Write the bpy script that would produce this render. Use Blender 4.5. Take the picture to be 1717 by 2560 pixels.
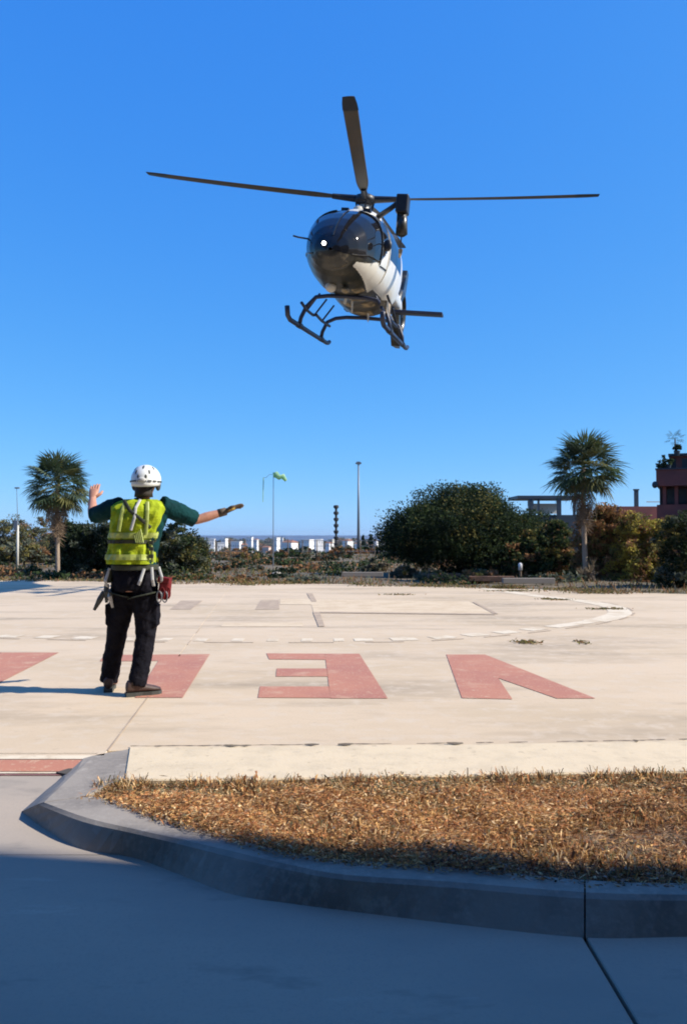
import bpy, bmesh, math, random
import numpy as np
from mathutils import Vector, Matrix, Euler
random.seed(7); RNG = np.random.default_rng(7)
for o in list(bpy.data.objects): bpy.data.objects.remove(o)
S = bpy.context.scene; C = S.collection; R = math.radians
# ------------------------------------------------------------- camera
FPX, CX, CY, CH, PIT = 2000.0, 858.5, 1280.0, 1.3, math.atan(58/2000)
cam_d = bpy.data.cameras.new('camera'); cam = bpy.data.objects.new('camera', cam_d); C.objects.link(cam)
cam.location = (0, 0, CH); cam.rotation_euler = (math.pi/2 + PIT, 0, 0)
cam_d.sensor_fit = 'VERTICAL'; cam_d.sensor_height = 36; cam_d.lens = FPX/2560*36
cam_d.clip_start = .05; cam_d.clip_end = 90000
S.camera = cam
S.render.resolution_x = 686; S.render.resolution_y = 1024
# ------------------------------------------------------------- light
SUN_EL = 38.0; SUN_AZ = math.atan2(-.16, 1)          # direction towards the sun, in the ground plane
W = bpy.data.worlds.new('World'); S.world = W; W.use_nodes = True
nt = W.node_tree; nt.nodes.clear()
sky = nt.nodes.new('ShaderNodeTexSky'); sky.sky_type = 'NISHITA'; sky.sun_disc = False
sky.sun_elevation = R(SUN_EL); sky.sun_rotation = math.pi/2 - SUN_AZ
sky.altitude = 0; sky.air_density = .5; sky.dust_density = .5; sky.ozone_density = 6
bg = nt.nodes.new('ShaderNodeBackground'); bg.inputs['Strength'].default_value = .085
sp_ = nt.nodes.new('ShaderNodeSeparateColor'); cb_ = nt.nodes.new('ShaderNodeCombineColor')
for ch, (g_, k_) in enumerate(((1.04, 1.08), (.55, .79), (.18, .80))):      # contrast curve of the clear blue sky, one power per channel
    m1 = nt.nodes.new('ShaderNodeMath'); m1.operation = 'MULTIPLY'; m1.inputs[1].default_value = .085
    m2 = nt.nodes.new('ShaderNodeMath'); m2.operation = 'POWER'; m2.inputs[1].default_value = g_
    m3 = nt.nodes.new('ShaderNodeMath'); m3.operation = 'MULTIPLY'; m3.inputs[1].default_value = k_/.085
    nt.links.new(sp_.outputs[ch], m1.inputs[0]); nt.links.new(m1.outputs[0], m2.inputs[0]); nt.links.new(m2.outputs[0], m3.inputs[0]); nt.links.new(m3.outputs[0], cb_.inputs[ch])
wo = nt.nodes.new('ShaderNodeOutputWorld')
nt.links.new(sky.outputs[0], sp_.inputs[0]); nt.links.new(cb_.outputs[0], bg.inputs[0]); nt.links.new(bg.outputs[0], wo.inputs[0])
sl = bpy.data.lights.new('sun', 'SUN'); sl.energy = 5.0; sl.angle = R(.53); sl.color = (1, .93, .82)
so = bpy.data.objects.new('sun', sl); C.objects.link(so)
sd = Vector((math.cos(SUN_AZ)*math.cos(R(SUN_EL)), math.sin(SUN_AZ)*math.cos(R(SUN_EL)), math.sin(R(SUN_EL))))
so.rotation_euler = sd.to_track_quat('Z', 'Y').to_euler(); so.location = (8, -2, 12)
vs = S.view_settings; vs.view_transform = 'Standard'; vs.look = 'None'; vs.exposure = .58; vs.gamma = 1
S.view_settings.use_curve_mapping = False
try:
    S.cycles.filter_width = 1.9
except Exception: pass

# ------------------------------------------------------------- helpers
def ray(px, py):
    x = (px-CX)/FPX; v = (CY-py)/FPX
    return np.array([x, math.cos(PIT)-v*math.sin(PIT), math.sin(PIT)+v*math.cos(PIT)])
def G(px, py, z=0.0):                  # point of the plane at height z
    d = ray(px, py); t = (z-CH)/d[2]; return Vector((d[0]*t, d[1]*t, z))
def D(px, py, Y):                      # point at depth Y
    d = ray(px, py); t = Y/d[1]; return Vector((d[0]*t, Y, CH+d[2]*t))
def tag(o, label=None, cat=None, group=None, kind=None):
    if label: o['label'] = label
    if cat: o['category'] = cat
    if group: o['group'] = group
    if kind: o['kind'] = kind
    return o
def empty(name, loc=(0,0,0), rz=0, **k):
    o = bpy.data.objects.new(name, None); C.objects.link(o); o.location = loc; o.rotation_euler = (0,0,rz); o.empty_display_size = .2
    return tag(o, **k)
def obj(name, mesh, parent=None, loc=None, rot=None, **k):
    o = bpy.data.objects.new(name, mesh); C.objects.link(o)
    if parent is not None: o.parent = parent
    if loc is not None: o.location = loc
    if rot is not None: o.rotation_euler = rot
    return tag(o, **k)
class MB:
    def __init__(s): s.v = []; s.f = []; s.m = []
    def add(s, vs_, fs, mi=0):
        b = len(s.v); s.v += [tuple(v) for v in vs_]; s.f += [tuple(i+b for i in f) for f in fs]; s.m += [mi]*len(fs); return s
    def box(s, c, size, M=None, mi=0):
        hx, hy, hz = [a/2 for a in size]
        vs_ = [Vector((x*hx, y*hy, z*hz)) for x in (-1,1) for y in (-1,1) for z in (-1,1)]
        if M is not None: vs_ = [M @ v for v in vs_]
        c = Vector(c); vs_ = [v+c for v in vs_]
        return s.add(vs_, [(0,1,3,2),(4,6,7,5),(0,4,5,1),(2,3,7,6),(0,2,6,4),(1,5,7,3)], mi)
    def rings(s, rings, cap=True, closed=True, mi=0):
        n = len(rings[0]); vs_ = [v for r in rings for v in r]; fs = []
        for i in range(len(rings)-1):
            for j in range(n if closed else n-1):
                k = (j+1) % n; fs.append((i*n+j, i*n+k, (i+1)*n+k, (i+1)*n+j))
        if cap and closed: fs += [tuple(range(n))[::-1], tuple((len(rings)-1)*n+j for j in range(n))]
        return s.add(vs_, fs, mi)
    def tube(s, pts, r, n=8, mi=0, flat=1.0, up=None):
        pts = [Vector(p) for p in pts]
        rs = r if isinstance(r, (list, tuple)) else [r]*len(pts)
        prev = None; rings = []
        for i, p in enumerate(pts):
            a = pts[max(i-1, 0)]; b = pts[min(i+1, len(pts)-1)]; t = (b-a).normalized()
            if prev is None:
                u0 = Vector(up) if up is not None else (Vector((0,0,1)) if abs(t.z) < .9 else Vector((1,0,0)))
                u = (u0 - t*u0.dot(t)).normalized()
            else: u = (prev - t*prev.dot(t)).normalized()
            prev = u; w = t.cross(u)
            ri = rs[i]; ru, rw = (ri if isinstance(ri, (tuple, list)) else (ri, ri*flat))
            rings.append([p + u*math.cos(q)*ru + w*math.sin(q)*rw for q in [2*math.pi*j/n for j in range(n)]])
        return s.rings(rings, mi=mi)
    def ellipsoid(s, c, r, n=12, m=8, M=None, mi=0):
        rings = []
        for i in range(m+1):
            a = math.pi*(i+.02)/(m+.04); rr = []
            for j in range(n):
                q = 2*math.pi*j/n; v = Vector((math.sin(a)*math.cos(q)*r[0], math.sin(a)*math.sin(q)*r[1], math.cos(a)*r[2]))
                rr.append((M @ v if M is not None else v)+Vector(c))
            rings.append(rr)
        return s.rings(rings, mi=mi)
    def mesh(s, name, mats, smooth=False):
        me = bpy.data.meshes.new(name); me.from_pydata(s.v, [], s.f)
        for m in (mats if isinstance(mats, (list, tuple)) else [mats]): me.materials.append(m)
        for p, mi in zip(me.polygons, s.m): p.material_index = mi; p.use_smooth = smooth
        bm = bmesh.new(); bm.from_mesh(me); bmesh.ops.recalc_face_normals(bm, faces=bm.faces); bm.to_mesh(me); bm.free()
        me.update(); return me
    def build(s, name, mats, parent=None, smooth=False, **k):
        return obj(name, s.mesh(name, mats, smooth), parent, **k)
def bevel(o, w=.01, n=2):
    m = o.modifiers.new('bevel', 'BEVEL'); m.width = w; m.segments = n; m.limit_method = 'ANGLE'; m.angle_limit = R(35); return o
def slab(pts, z0, z1):
    m = MB(); n = len(pts)
    vs_ = [(p[0], p[1], z0) for p in pts]+[(p[0], p[1], z1) for p in pts]
    return m.add(vs_, [tuple(range(n))[::-1], tuple(range(n, 2*n))]+[(i, (i+1) % n, n+(i+1) % n, n+i) for i in range(n)])

def mat(name, col=(.5,.5,.5), rough=.8, metal=0, noise=None, bump=None, spec=.5, coat=0, emis=None, ao=None, trans=0):
    """noise: list of (scale, colour, lo, hi, stretch) blended over the base; bump: (scale, strength, dist)"""
    m = bpy.data.materials.new(name); m.use_nodes = True; t = m.node_tree; b = t.nodes['Principled BSDF']
    b.inputs['Base Color'].default_value = (*col, 1); b.inputs['Roughness'].default_value = rough; b.inputs['Metallic'].default_value = metal
    b.inputs['Specular IOR Level'].default_value = spec; b.inputs['Coat Weight'].default_value = coat
    if coat: b.inputs['Coat Roughness'].default_value = .05
    if emis: b.inputs['Emission Color'].default_value = (*emis[0], 1); b.inputs['Emission Strength'].default_value = emis[1]
    tc = t.nodes.new('ShaderNodeTexCoord'); src = None
    geo = t.nodes.new('ShaderNodeNewGeometry')
    for i, (sc, c2, lo, hi, st) in enumerate(noise or []):
        mp = t.nodes.new('ShaderNodeMapping'); mp.inputs['Scale'].default_value = (sc*st[0], sc*st[1], sc*st[2]); mp.inputs['Location'].default_value = (i*13.7, i*3.1, 0)
        t.links.new(geo.outputs['Position'] if len(st) > 3 else tc.outputs['Object'], mp.inputs[0])
        n = t.nodes.new('ShaderNodeTexNoise'); n.inputs['Scale'].default_value = 1; n.inputs['Detail'].default_value = 6; n.inputs['Roughness'].default_value = .62
        t.links.new(mp.outputs[0], n.inputs['Vector'])
        r = t.nodes.new('ShaderNodeMapRange'); r.inputs['From Min'].default_value = lo; r.inputs['From Max'].default_value = hi
        t.links.new(n.outputs['Fac'], r.inputs['Value'])
        mx = t.nodes.new('ShaderNodeMix'); mx.data_type = 'RGBA'
        t.links.new(r.outputs[0], mx.inputs[0])
        if src is None: mx.inputs[6].default_value = (*col, 1)
        else: t.links.new(src, mx.inputs[6])
        mx.inputs[7].default_value = (*c2, 1); src = mx.outputs[2]
    if src is not None: t.links.new(src, b.inputs['Base Color'])
    if bump:
        n = t.nodes.new('ShaderNodeTexNoise'); n.inputs['Scale'].default_value = bump[0]; n.inputs['Detail'].default_value = 5
        t.links.new(tc.outputs['Object'], n.inputs['Vector'])
        bp = t.nodes.new('ShaderNodeBump'); bp.inputs['Strength'].default_value = bump[1]; bp.inputs['Distance'].default_value = bump[2]
        t.links.new(n.outputs['Fac'], bp.inputs['Height']); t.links.new(bp.outputs[0], b.inputs['Normal'])
    if trans:                                  # thin leaves let light through
        tr = t.nodes.new('ShaderNodeBsdfTranslucent'); ms = t.nodes.new('ShaderNodeMixShader'); ms.inputs[0].default_value = trans
        if src is not None: t.links.new(src, tr.inputs[0])
        else: tr.inputs[0].default_value = (*col, 1)
        out = t.nodes['Material Output']
        t.links.new(b.outputs[0], ms.inputs[1]); t.links.new(tr.outputs[0], ms.inputs[2]); t.links.new(ms.outputs[0], out.inputs[0])
    return m
U = (1,1,1,1)                                  # world-space noise
ST = (1,3.2,1,1)                               # streaks drawn out along the pad
M = {}
M['pad'] = mat('pad_concrete', (.575,.448,.305), .85, noise=[(.35,(.50,.385,.25),.42,.62,(.6,1.4,1,1)),(.6,(.30,.235,.16),.50,.74,(.5,1.8,1,1)),(1.9,(.44,.34,.23),.58,.80,(.6,1.7,1,1)),(9,(.40,.31,.21),.62,.78,U),(6,(.56,.46,.34),.5,.75,U),(60,(.40,.32,.23),.55,.8,U)], bump=(90,.25,.004))
M['strip'] = mat('band_concrete', (.62,.50,.33), .85, noise=[(5,(.52,.42,.28),.45,.7,U),(14,(.36,.28,.18),.60,.75,U),(70,(.6,.52,.4),.5,.8,U)], bump=(70,.3,.005))
M['kerb'] = mat('kerb_concrete', (.28,.245,.205), .8, noise=[(2.2,(.18,.158,.135),.42,.62,U),(9,(.36,.32,.27),.58,.72,U),(30,(.32,.285,.24),.5,.8,U)], bump=(60,.3,.004))
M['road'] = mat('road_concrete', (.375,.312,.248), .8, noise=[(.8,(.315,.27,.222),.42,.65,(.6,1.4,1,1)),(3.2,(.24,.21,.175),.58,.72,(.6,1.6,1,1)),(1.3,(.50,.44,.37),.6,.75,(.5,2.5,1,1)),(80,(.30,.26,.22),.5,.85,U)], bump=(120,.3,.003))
M['redpaint'] = mat('worn_red_paint', (.44,.185,.115), .8, noise=[(1.2,(.38,.155,.105),.4,.65,U),(3.5,(.50,.29,.19),.55,.72,U),(14,(.53,.35,.23),.60,.70,U),(50,(.52,.36,.24),.58,.68,U)], bump=(90,.25,.004))
M['darkred'] = mat('thin_red_paint', (.20,.09,.08), .8, noise=[(20,(.4,.28,.22),.6,.75,U)])
M['whitepaint'] = mat('worn_white_paint', (.66,.565,.42), .8, noise=[(3,(.55,.44,.30),.47,.6,U),(14,(.48,.39,.28),.55,.7,U)])
M['fadedpaint'] = mat('faded_white_paint', (.60,.475,.32), .85, noise=[(2.2,(.53,.405,.26),.42,.6,U),(11,(.66,.54,.38),.55,.75,U)])
M['greypaint'] = mat('faded_grey_paint', (.36,.27,.19), .85, noise=[(5,(.47,.365,.25),.45,.7,U)])
M['joint'] = mat('joint_filler', (.07,.06,.05), .95)
M['soil'] = mat('bed_soil', (.20,.12,.07), .95, noise=[(14,(.30,.20,.12),.5,.7,U),(40,(.11,.065,.04),.4,.7,U)], bump=(60,.8,.02))
M['land'] = mat('dry_land', (.14,.105,.065), .95, noise=[(.25,(.08,.07,.045),.4,.62,U),(.9,(.20,.145,.095),.5,.7,U),(6,(.10,.085,.045),.5,.7,U)], bump=(8,.6,.1))
M['sea'] = mat('sea_water', (.022,.050,.11), .55, spec=.12, noise=[(.002,(.03,.06,.12),.4,.6,(1,6,1,1))])
# ------------------------------------------------------------- terrain, sea
def edge_y(x): return float(np.interp(x, [-14, 0, 4, 7.6, 14], [24.2, 21.3, 19.6, 17.7, 15.2]))
def ter_z(x, y):
    e = edge_y(x)
    if y < e: 
        return -.34 + .31*max(0, min(1, (y-(e-1.2))/1.1))
    z = -.03 + .05*math.sin(x*.9+y*.35)*min(1, (y-e)/3)
    if y > 55: z -= (min(y, 420)-55)*.041
    if y > 420: z -= (min(y, 3000)-420)*.0028
    return z
xs = [-6000,-2500,-1000,-400,-200,-100,-60,-40,-30]+[i*.9 for i in range(-26,27)]+[30,40,60,100,200,400,1000,2500,6000]
ys = [-300,-60,-20,-5,0,5,10,13,14.2,15,15.6]+[16+i*.35 for i in range(40)]+[31+i*1.2 for i in range(25)]+[65,80,100,130,170,220,280,350,420,600,900,1400,2100,3000]
g = MB(); vs_ = [(x, y, ter_z(x, y)) for y in ys for x in xs]; nx = len(xs)
g.add(vs_, [(j*nx+i, j*nx+i+1, (j+1)*nx+i+1, (j+1)*nx+i) for j in range(len(ys)-1) for i in range(nx-1)])
g.build('ground', M['land'], smooth=True, kind='structure', label='dry brown land falling away from the helipad towards the town')
MB().add([(-60000,2900,-24),(60000,2900,-24),(60000,80000,-24),(-60000,80000,-24)], [(0,1,2,3)]).build('sea', M['sea'], kind='structure', label='dark blue sea along the horizon behind the town')

# ------------------------------------------------------------- helipad: two slabs and a dark joint
pad = empty('helipad', (0, 12, 0), kind='structure', label='pale beige concrete helipad')
jx = lambda y: -1.44-.0915*(y-5.08)
def local(pts, root): return [(p[0]-root.location[0], p[1]-root.location[1]) for p in pts]
YN = 4.765
left = [(-14, YN), (jx(YN)-.001, YN), (jx(22)-.001, 21.75)] + [(x, edge_y(x)+.25*math.sin(x*2.3)*.5) for x in (-4,-6,-8,-10,-12,-14)]
right = [(jx(YN+.1)+.001, YN+.10), (-1.30, 4.893), (.0, 4.938), (.63, 4.96), (1.71, 5.015), (2.16, 5.065), (14, 5.65), (14, edge_y(14))] + [(x, edge_y(x)+.12*math.sin(x*2.9)) for x in (12,10.5,9,7.6,6.2,5,4,3,2,1,0,-1,-2)] + [(jx(22)+.001, 21.75)]
for pl in (left, right):
    bevel(slab(local(pl, pad), -.12, 0).build('slab', M['pad'], pad), .003, 1)
slab(local([(-14,YN+.02),(14,5.75),(14,15),(-2,21),(-14,22)], pad), -.2, -.03).build('joint_filler', M['joint'], pad)
def sheet(name, polys, m, z=.004, parent=None, **k):
    b = MB()
    for p in polys: b.add([(q[0], q[1], z if len(q) < 3 or q[2] == 0 else q[2]+z) for q in p], [tuple(range(len(p)))])
    return b.build(name, m, parent, **k)
gp = lambda L, z=0: [tuple(G(a, b, z)) for a, b in L]
KL = dict(kind='structure')
sheet('painted_letter', [gp([(1115,1637),(1212,1637),(1488,1747),(1391,1747),(1245,1696),(1280,1749),(1154,1746)])], M['redpaint'], label='red letter V painted upside down on the helipad', **KL)
sheet('painted_letter', [gp([(812,1635),(898,1635),(969,1747),(826,1747)]), gp([(666,1634),(812.5,1635),(814,1650),(673,1649)]), gp([(692,1672),(817,1672),(820,1692),(690,1692)]), gp([(650,1717),(823,1717),(826,1746),(645,1745)])], M['redpaint'], label='red letter E beside the V, painted upside down on the helipad', **KL)
sheet('painted_letter', [gp([(406,1637),(525,1636),(457,1745),(338,1745)]), gp([(262,1638),(406,1637),(396,1653),(250,1654)])], M['redpaint'], label='red letter L painted upside down beside the marshaller', **KL)
sheet('painted_letter', [gp([(4,1632),(148,1632),(-75,1746),(-232,1746)]), gp([(-150,1632),(5,1632),(-20,1649),(-178,1649)])], M['redpaint'], label='red letter E cut off by the left edge of the picture', **KL)
# touchdown outline: worn white line, following the curve
near = [(-260,1584),(0,1590),(190,1594),(400,1599),(640,1600),(860,1600),(1040,1597),(1180,1588),(1300,1577),(1400,1565),(1480,1553),(1530,1541),(1545,1530),(1520,1515),(1440,1501),(1350,1491),(1270,1480),(1210,1471)]
P = [G(*q) for q in near]
def smooth_path(P, n=8):
    out = []
    for i in range(len(P)-1):
        a, b, c, d = P[max(i-1,0)], P[i], P[i+1], P[min(i+2, len(P)-1)]
        for k in range(n):
            t = k/n; out.append(.5*((2*b)+(-a+c)*t+(2*a-5*b+4*c-d)*t*t+(-a+3*b-3*c+d)*t**3))
    return out+[P[-1]]
SP = smooth_path(P)
def band(path, w0, w1):
    ql = []
    for i in range(len(path)-1):
        t = (path[i+1]-path[i]).normalized(); n = Vector((-t.y, t.x, 0))
        tp = (path[i]-path[max(i-1,0)]); tp = tp.normalized() if tp.length > 0 else t; n0 = Vector((-tp.y, tp.x, 0))
        ql.append([path[i]+n0*w0, path[i+1]+n*w0, path[i+1]+n*w1, path[i]+n0*w1])
    return ql
b_all = band(SP, -.13, .13); b_wide = band(SP, -.21, .17)
whites = [b_wide[i] if i >= 80 else q for i, q in enumerate(b_all) if (i >= 72) or (i % 5 < 3 and 40 < i < 72) or (i <= 22 and i % 4 < 2) or (22 < i <= 40 and i % 3 == 0)]
sheet('painted_outline', [[tuple(v) for v in q] for q in whites], M['whitepaint'], label='worn white painted outline curving round the touchdown area', **KL)
ed = band(SP, -.26, -.22) 
sheet('painted_outline_edge', [[tuple(v) for v in q] for i, q in enumerate(ed) if i % 7 < 4], M['greypaint'], label='dark worn edge of the white outline on the helipad', **KL)
sheet('painted_cross', [gp([(700,1497),(1172,1504),(1236,1535),(802,1531),(784,1531),(778,1512),(700,1511)])], M['fadedpaint'], label='faded white bar of the landing mark on the helipad', **KL)
sheet('painted_mark_edge', [gp([(767,1484),(781,1484),(792,1505),(779,1505)]), gp([(782,1531),(799,1531),(812,1567),(796,1567)]), gp([(799,1530),(1238,1535),(1238,1538),(800,1533)]), gp([(1180,1506),(1188,1506),(1246,1536),(1234,1536)])], M['greypaint'], z=.008, label='dark edges of the faded landing mark on the helipad', **KL)
sheet('grey_patch', [gp([(452,1502),(507,1502),(478,1524),(425,1524)])], M['greypaint'], label='grey patch on the helipad just right of the marshaller', **KL)
sheet('grey_patch', [gp([(652,1501),(697,1501),(699,1524),(638,1524)])], M['greypaint'], label='square grey patch on the helipad left of the landing mark', **KL)
sheet('painted_mark', [gp([(560,1557),(755,1557),(757,1567),(552,1567)])], M['fadedpaint'], label='short faded white bar near the marshaller', **KL)

# ------------------------------------------------------------- road in front, ramp at its left
ramp = lambda y: float(np.interp(y, [3.6, 3.9, 4.75], [-.12, -.10, -.004]))
def GR(px, py):
    z = 0
    for _ in range(20):
        q = G(px, py, z); z = .5*z+.5*ramp(q.y)
    return Vector((q.x, q.y, ramp(q.y)))
road = empty('road', (0, 0, -.12), kind='structure', label='grey concrete road in front of the kerb, mostly in shade')
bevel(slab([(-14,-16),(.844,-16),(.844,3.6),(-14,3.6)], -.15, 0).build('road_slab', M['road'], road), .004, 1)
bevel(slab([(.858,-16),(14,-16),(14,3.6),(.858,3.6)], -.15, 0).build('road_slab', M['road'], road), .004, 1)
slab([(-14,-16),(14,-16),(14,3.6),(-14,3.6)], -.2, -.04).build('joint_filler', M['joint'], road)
b = MB()
rows = [3.6, 3.7, 3.9, 4.2, 4.5, 4.75]
b.add([(x, y, ramp(y)+.12) for y in rows for x in (-14, -1.0 if y < 4.3 else -1.2)], [(2*i, 2*i+1, 2*i+3, 2*i+2) for i in range(5)])
b.build('ramp', M['road'], road)
def stripe(y0, y1, m, name, label):
    pts = [GR(-900,y0), GR(300,y0), GR(300,y1), GR(-900,y1)]
    k = [1.886e3, 2.039e3]; xe = lambda y: 238-(y-1886)*205/153
    pts[1] = GR(xe(y0)+6, y0); pts[2] = GR(xe(y1)+6, y1)
    MB().add([(p.x, p.y, p.z+.004) for p in pts], [(0,1,2,3)]).build(name, m, kind='structure', label=label)
stripe(1884, 1887, M['darkred'], 'painted_line', 'thin dark red line above the red band on the ramp')
stripe(1890, 1899, M['whitepaint'], 'painted_line', 'upper white border of the red band on the ramp')
stripe(1901, 1930, M['redpaint'], 'painted_stripe', 'broad red band painted across the ramp at the left edge')
stripe(1931.5, 1935, M['whitepaint'], 'painted_line', 'lower white border of the red band on the ramp')
stripe(1936.5, 1940, M['darkred'], 'painted_line', 'thin dark red line below the red band on the ramp')

# ------------------------------------------------------------- planted bed: kerb stones, soil, band behind
bed = empty('kerb', (0, 3.2, 0), kind='structure', label='grey concrete kerb coming to a point round the dry bed')
st = [((214,1888,-.004),(236,1888),(322,1873)), ((166,1928,-.035),(200,1919),(306,1944)), ((128,1960,-.065),(166,1948),(252,1956)), ((33,2039,-.12),(104,2007),(190,1994)),
      ((181,2118,-.12),(212,2046),(284,2012)), ((329,2143,-.12),(338,2076),(384,2050)), ((450,2187,-.12),(464,2104),(494,2084)),
      ((581,2236,-.12),(600,2136),(620,2120)), ((720,2258,-.12),(730,2166),(740,2146)), ((860,2276,-.12),(865,2190),(862,2162)),
      ((1133,2310,-.12),(1133,2208),(1133,2182)), ((1461,2344,-.12),(1461,2234),(1461,2214)), ((1717,2342,-.12),(1717,2240),(1717,2222)), ((2000,2342,-.12),(2000,2242),(2000,2224)), ((4200,2350,-.12),(4200,2250),(4200,2232))]
SX = [(G(*a), G(b_[0], b_[1], 0), G(c[0], c[1], 0)) for a, b_, c in st]
def kerb_piece(a, b_):
    m = MB(); rings = []
    sub = SX[a:b_+1]
    for i, (bo, to, ti) in enumerate(sub):
        low = Vector((bo.x, bo.y, -.2)); t2 = ti + (ti-to).normalized()*.05
        ch = to + (bo-to)*.12; t3 = to+(ti-to).normalized()*.012
        ring = [low, bo, ch, t3, t2, Vector((t2.x, t2.y, -.2))]
        off = Vector((0,0,0))
        if i == 0 and a > 0: off = (sub[1][1]-sub[0][1]).normalized()*.003
        if i == len(sub)-1 and b_ < len(SX)-1: off = (sub[-2][1]-sub[-1][1]).normalized()*.003
        rings.append([v+off-bed.location for v in ring])
    m.rings(rings); return m.build('kerb_stone', M['kerb'], bed)
def refine(L, n=5):
    out = []
    for i in range(len(L)-1):
        q = [L[max(i-1,0)], L[i], L[i+1], L[min(i+2,len(L)-1)]]
        for k in range(n):
            t = k/n; out.append(tuple(.5*((2*b)+(-a+c)*t+(2*a-5*b+4*c-d)*t*t+(-a+3*b-3*c+d)*t**3) for a, b, c, d in zip(*q)))
    return out+[L[-1]]
SX0 = SX; SX = SX0[:3]+refine(SX0[3:-1], 5)+[SX0[-1]]; NJ = 3+7*5+5    # the joint stands at the eighth station of the front arm
for a, b_ in ((0,3),(3,NJ),(NJ,len(SX)-1)): kerb_piece(a, b_)
inner = [s[2] for s in SX]
farg = [G(*q) for q in ((4200,1915),(1717,1932),(1400,1936),(1079,1943),(860,1946),(647,1951),(310,1952))]
soil_pts = [(p.x, p.y) for p in inner[1:]]+[(p.x, p.y) for p in farg]
slab(soil_pts, -.2, -.035).build('soil', M['soil'], kind='structure', label='brown soil under the dry leaf litter of the bed')
strip = [G(323,1871), G(310,1952)]+farg[::-1][1:]+[G(4200,1815)]+[G(1717,1853), G(1570,1857), G(1133,1864), G(860,1866), G(600,1869)]
bevel(slab([(p.x, p.y) for p in strip], -.2, .008).build('concrete_band', M['strip'], kind='structure', label='bright cream concrete band between helipad and dry bed'), .008, 1)
slab([(-1.6,4.5),(-1.2,4.3),(14,4.5),(14,5.9),(-1.3,5.0)], -.25, -.02).build('band_joint', M['joint'], kind='structure', label='dark joint behind the concrete band')

# dirt filled crack behind the band, broken up, and the dashes of the long joint
rg = random.Random(3); cp_ = [G(*q) for q in ((326,1870),(600,1868),(860,1865),(1133,1862.5),(1570,1856),(1717,1852),(2400,1840))]
m = MB(); x_ = cp_[0].x
while x_ < 3.2:
    l_ = rg.uniform(.03,.13); y_ = lambda v: float(np.interp(v, [p.x for p in cp_], [p.y for p in cp_]))+.004*math.sin(v*23)
    keep = .93 if x_ < .35 else .55
    if rg.random() < keep:
        w0 = rg.uniform(.008,.022)*(1 if rg.random() < .85 else 1.9)
        m.add([(x_,y_(x_)-w0*.5,.0125),(x_+l_*.5,y_(x_+l_*.5)-w0,.0125),(x_+l_,y_(x_+l_)-w0*.4,.0125),(x_+l_,y_(x_+l_)+w0*.3,.0125),(x_+l_*.5,y_(x_+l_*.5)+w0*.6,.0125),(x_,y_(x_)+w0*.4,.0125)], [(0,1,2,3,4,5)])
    x_ += l_
m.build('dirty_crack', mat('crack_dirt', (.16,.125,.08), .95, noise=[(30,(.08,.06,.04),.45,.6,U)]), kind='structure', label='broken dark crack between helipad and cream band')
m = MB(); y_ = YN+.1
while y_ < 12:
    l_ = rg.uniform(.08,.4)
    if rg.random() < (.75 if y_ < 6.6 else .25): m.add([(jx(y_)-.004,y_,.004),(jx(y_)+.007,y_,.004),(jx(y_+l_)+.006,y_+l_,.004),(jx(y_+l_)-.004,y_+l_,.004)], [(0,1,2,3)])
    y_ += l_
m.build('joint_dirt', M['greypaint'], kind='structure', label='grey dashes of dirt along the joint running away past the marshaller')

# litter and dry straw in the bed
def in_poly(x, y, poly):
    c = np.zeros(len(x), bool); j = len(poly)-1
    for i in range(len(poly)):
        xi, yi = poly[i]; xj, yj = poly[j]
        with np.errstate(divide='ignore', invalid='ignore'):
            k = ((yi > y) != (yj > y)) & (x < (xj-xi)*(y-yi)/(yj-yi+1e-12)+xi)
        c ^= k; j = i
    return c
def quads(name, V, mats, mi, parent=None, smooth=False, **k):     # V: (n,4,3)
    n = len(V); me = bpy.data.meshes.new(name)
    me.vertices.add(n*4); me.vertices.foreach_set('co', V.reshape(-1).astype(np.float32))
    me.loops.add(n*4); me.loops.foreach_set('vertex_index', np.arange(n*4, dtype=np.int32))
    me.polygons.add(n); me.polygons.foreach_set('loop_start', np.arange(0, n*4, 4, dtype=np.int32))
    for m in mats: me.materials.append(m)
    me.polygons.foreach_set('material_index', mi.astype(np.int32)); me.update(calc_edges=True); me.validate()
    return obj(name, me, parent, **k)
def unit(v): return v/np.linalg.norm(v, axis=-1, keepdims=True)
def leaf_quads(P, L, Wd, dirs=None, tilt=None):
    n = len(P); a = unit(RNG.normal(size=(n,3))) if dirs is None else dirs
    b = unit(np.cross(a, RNG.normal(size=(n,3)))); L = L[:,None]; Wd = Wd[:,None]
    return np.stack([P-a*L*.5, P+b*Wd*.5, P+a*L*.5, P-b*Wd*.5], 1)
LM = [mat('straw_gold', (.62,.37,.14), .8, noise=[(4,(.50,.26,.09),.4,.7,U)], trans=.25), mat('leaf_rust', (.52,.22,.08), .85, noise=[(4,(.40,.16,.06),.4,.7,U)], trans=.2),
      mat('straw_pale', (.80,.58,.32), .8, trans=.2), mat('leaf_brown', (.22,.11,.045), .9), mat('weed_grey_green', (.17,.16,.08), .85, trans=.25), mat('twig_dark', (.07,.045,.03), .9), mat('leaf_mauve', (.34,.22,.17), .85, trans=.2)]
poly = soil_pts
def sample(n, x0, x1, y0, y1):
    x = RNG.uniform(x0, x1, n); y = RNG.uniform(y0, y1, n)
    if True:
        # a little overhang of the straw over kerb and band
        k = in_poly(x, y+RNG.normal(0,.014,n), [(p[0]*1.0, p[1]) for p in poly])
    return x[k], y[k]
x, y = sample(290000, -1.45, 3.2, 2.85, 4.75); n = len(x)
mound = .035+.035*np.sin(x*3.1+1)*np.sin(y*4.7)+.02*np.sin(x*9+y*7)
far_edge = np.interp(x, [p.x for p in farg[::-1]], [p.y for p in farg[::-1]])
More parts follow.
